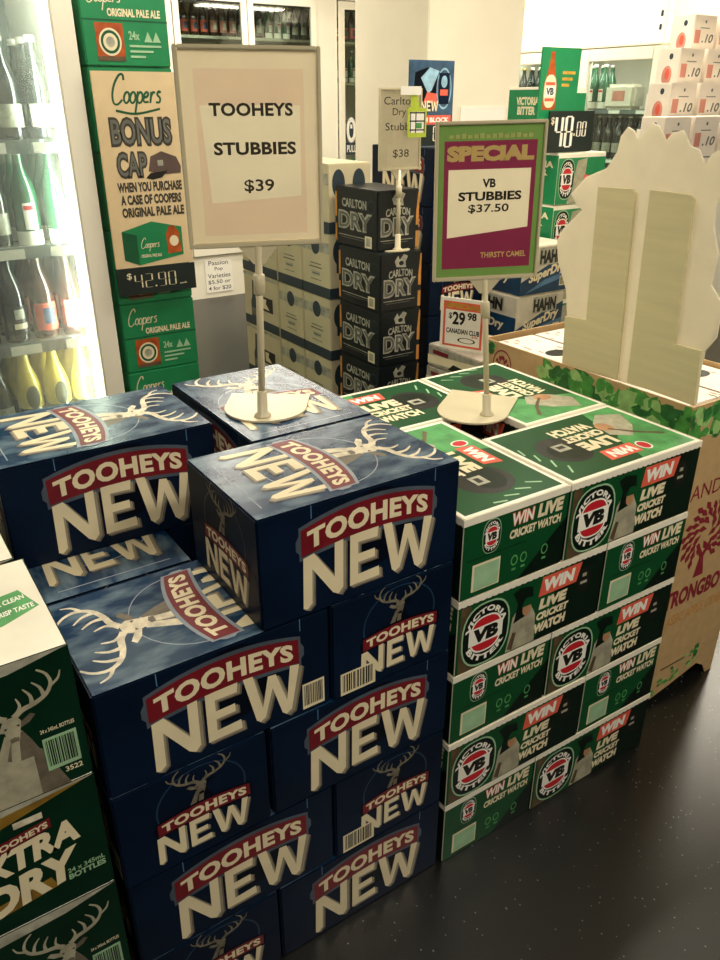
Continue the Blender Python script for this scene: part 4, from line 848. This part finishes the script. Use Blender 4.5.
# ------------------------------------------------------------------ silver drink packs with special sign
SX, SY = 1.455, .83
pl = obj('display_plinth', boxes('display_plinth', K['dkblue'], (0, .27, 0, .30, 0, .68), bev=.004), None, (SX, SY, 0), label='dark blue plinth carrying the silver drink packs', cat='plinth')
obj('plinth_panel', boxes('plinth_panel', K['hblue'], (-.001, 0, .03, .27, .05, .6)), pl)
def pack_side():
    S = Sheet(); S.poly([(0, .1), (0, .5), (1, .75), (1, .35)], 'cream', 0); S.poly([(.4, .1), (.5, .4), (1, .3), (1, .05)], 'black', 1); S.part = 'brand_lettering'; S.rect(.1, .6, .3, .2, 'red', 1); S.part = 'artwork'; return S
PK = Carton('drink_pack', .25, .27, .075, mat('foil_silver', '#b9b0a2', .3, .2, 40, metal=.3), {'left': pack_side(), 'front': pack_side()})
for k in range(2): PK.place(SX+.135+.006*k, SY+.15, .68+k*.076, .03*(k-.5), 'silver drink pack, %s of the pair under the red special sign' % ('lower', 'upper')[k], 'silver drink packs')
S = Sheet(); S.rect(.06, .05, .88, .88, 'vorange', 0); S.rect(.11, .09, .78, .68, 'paper', 1); S.part = 'offer_lettering'; S.text('SPECIAL', .11, .80, .78, .10, 'gold', 2, .06)
S.part = 'price_lettering'; S.text('$', .18, .58, .08, .13, 'black', 2, .02); S.text('29', .27, .48, .28, .26, 'black', 2, .035); S.text('98', .60, .60, .20, .15, 'black', 2, .035); S.text('CANADIAN CLUB', .14, .31, .74, .10, 'black', 2, .03); S.part = 'pack_picture'; S.ring(.60, .19, .20, .055, .2, 'black', 2, n=20); S.text('8 PK', .72, .26, .14, .04, 'vred', 2)
a_, b_ = hit(441, 350, 0, SX+.05), hit(482, 350, 0, SX+.05)
ss = panel('special_sign', S, (SX+.016, 1.05), (SX+.082, .905), .8325, 1.0, .004, K['paper'], label='small white special price sign with red border on the silver packs', cat='price sign')

# ------------------------------------------------------------------ white ten-dollar packs on stepped display at the right
def ten(S_=None):
    S = Sheet(); S.rect(.02, .02, .96, .96, 'palep', 0); S.part = 'price_lettering'; S.rect(.08, .36, .24, .30, 'rose', 1); S.text('.10', .42, .38, .50, .20, 'grey', 2, .03, .2); S.part = 'small_print'; S.rect(.15, .12, .7, .03, 'grey', 1); S.rect(.3, .70, .4, .02, 'grey', 1); S.oval(.5, .85, .04, .04, 'grey', 1, n=8); S.part = 'artwork'; return S
def ten_side():
    S = Sheet(); S.rect(.03, .03, .94, .94, 'palep', 0); S.part = 'fruit_picture'; S.oval(.5, .40, .22, .22, 'rose', 1); S.oval(.52, .44, .10, .12, 'vorange', 2); S.oval(.6, .82, .09, .07, 'slate', 1, n=8); S.part = 'artwork'; return S
TEN = Carton('gift_pack', .125, .09, .13, K['palep'], {'front': ten(), 'left': ten_side()}, bev=.002)
st_ = empty('stepped_display', (1.886, .62, 0), label='white stepped shop display carrying the pale ten-dollar packs', cat='display')
STEP = ('lowest', 'second', 'third', 'highest'); TX = (1.90, 2.04, 2.19, 2.37); TZ = (1.40, 1.49, 1.59, 1.695)
for k in range(4): obj('step', boxes('step', M_enamel, (TX[k]-1.90+.004, TX[k]-1.90+.43, k*.1, k*.1+.098, 0, TZ[k])), st_)
for k in range(4):
    for j in range(3):
        TEN.place(TX[k]+.07+j*.135, .62+k*.1+.049, TZ[k], 0, 'pale gift pack, %s, %s display step' % (('one nearest the cider bin', 'middle one', 'one nearest the wall')[j], STEP[k]), 'ten-dollar gift packs')
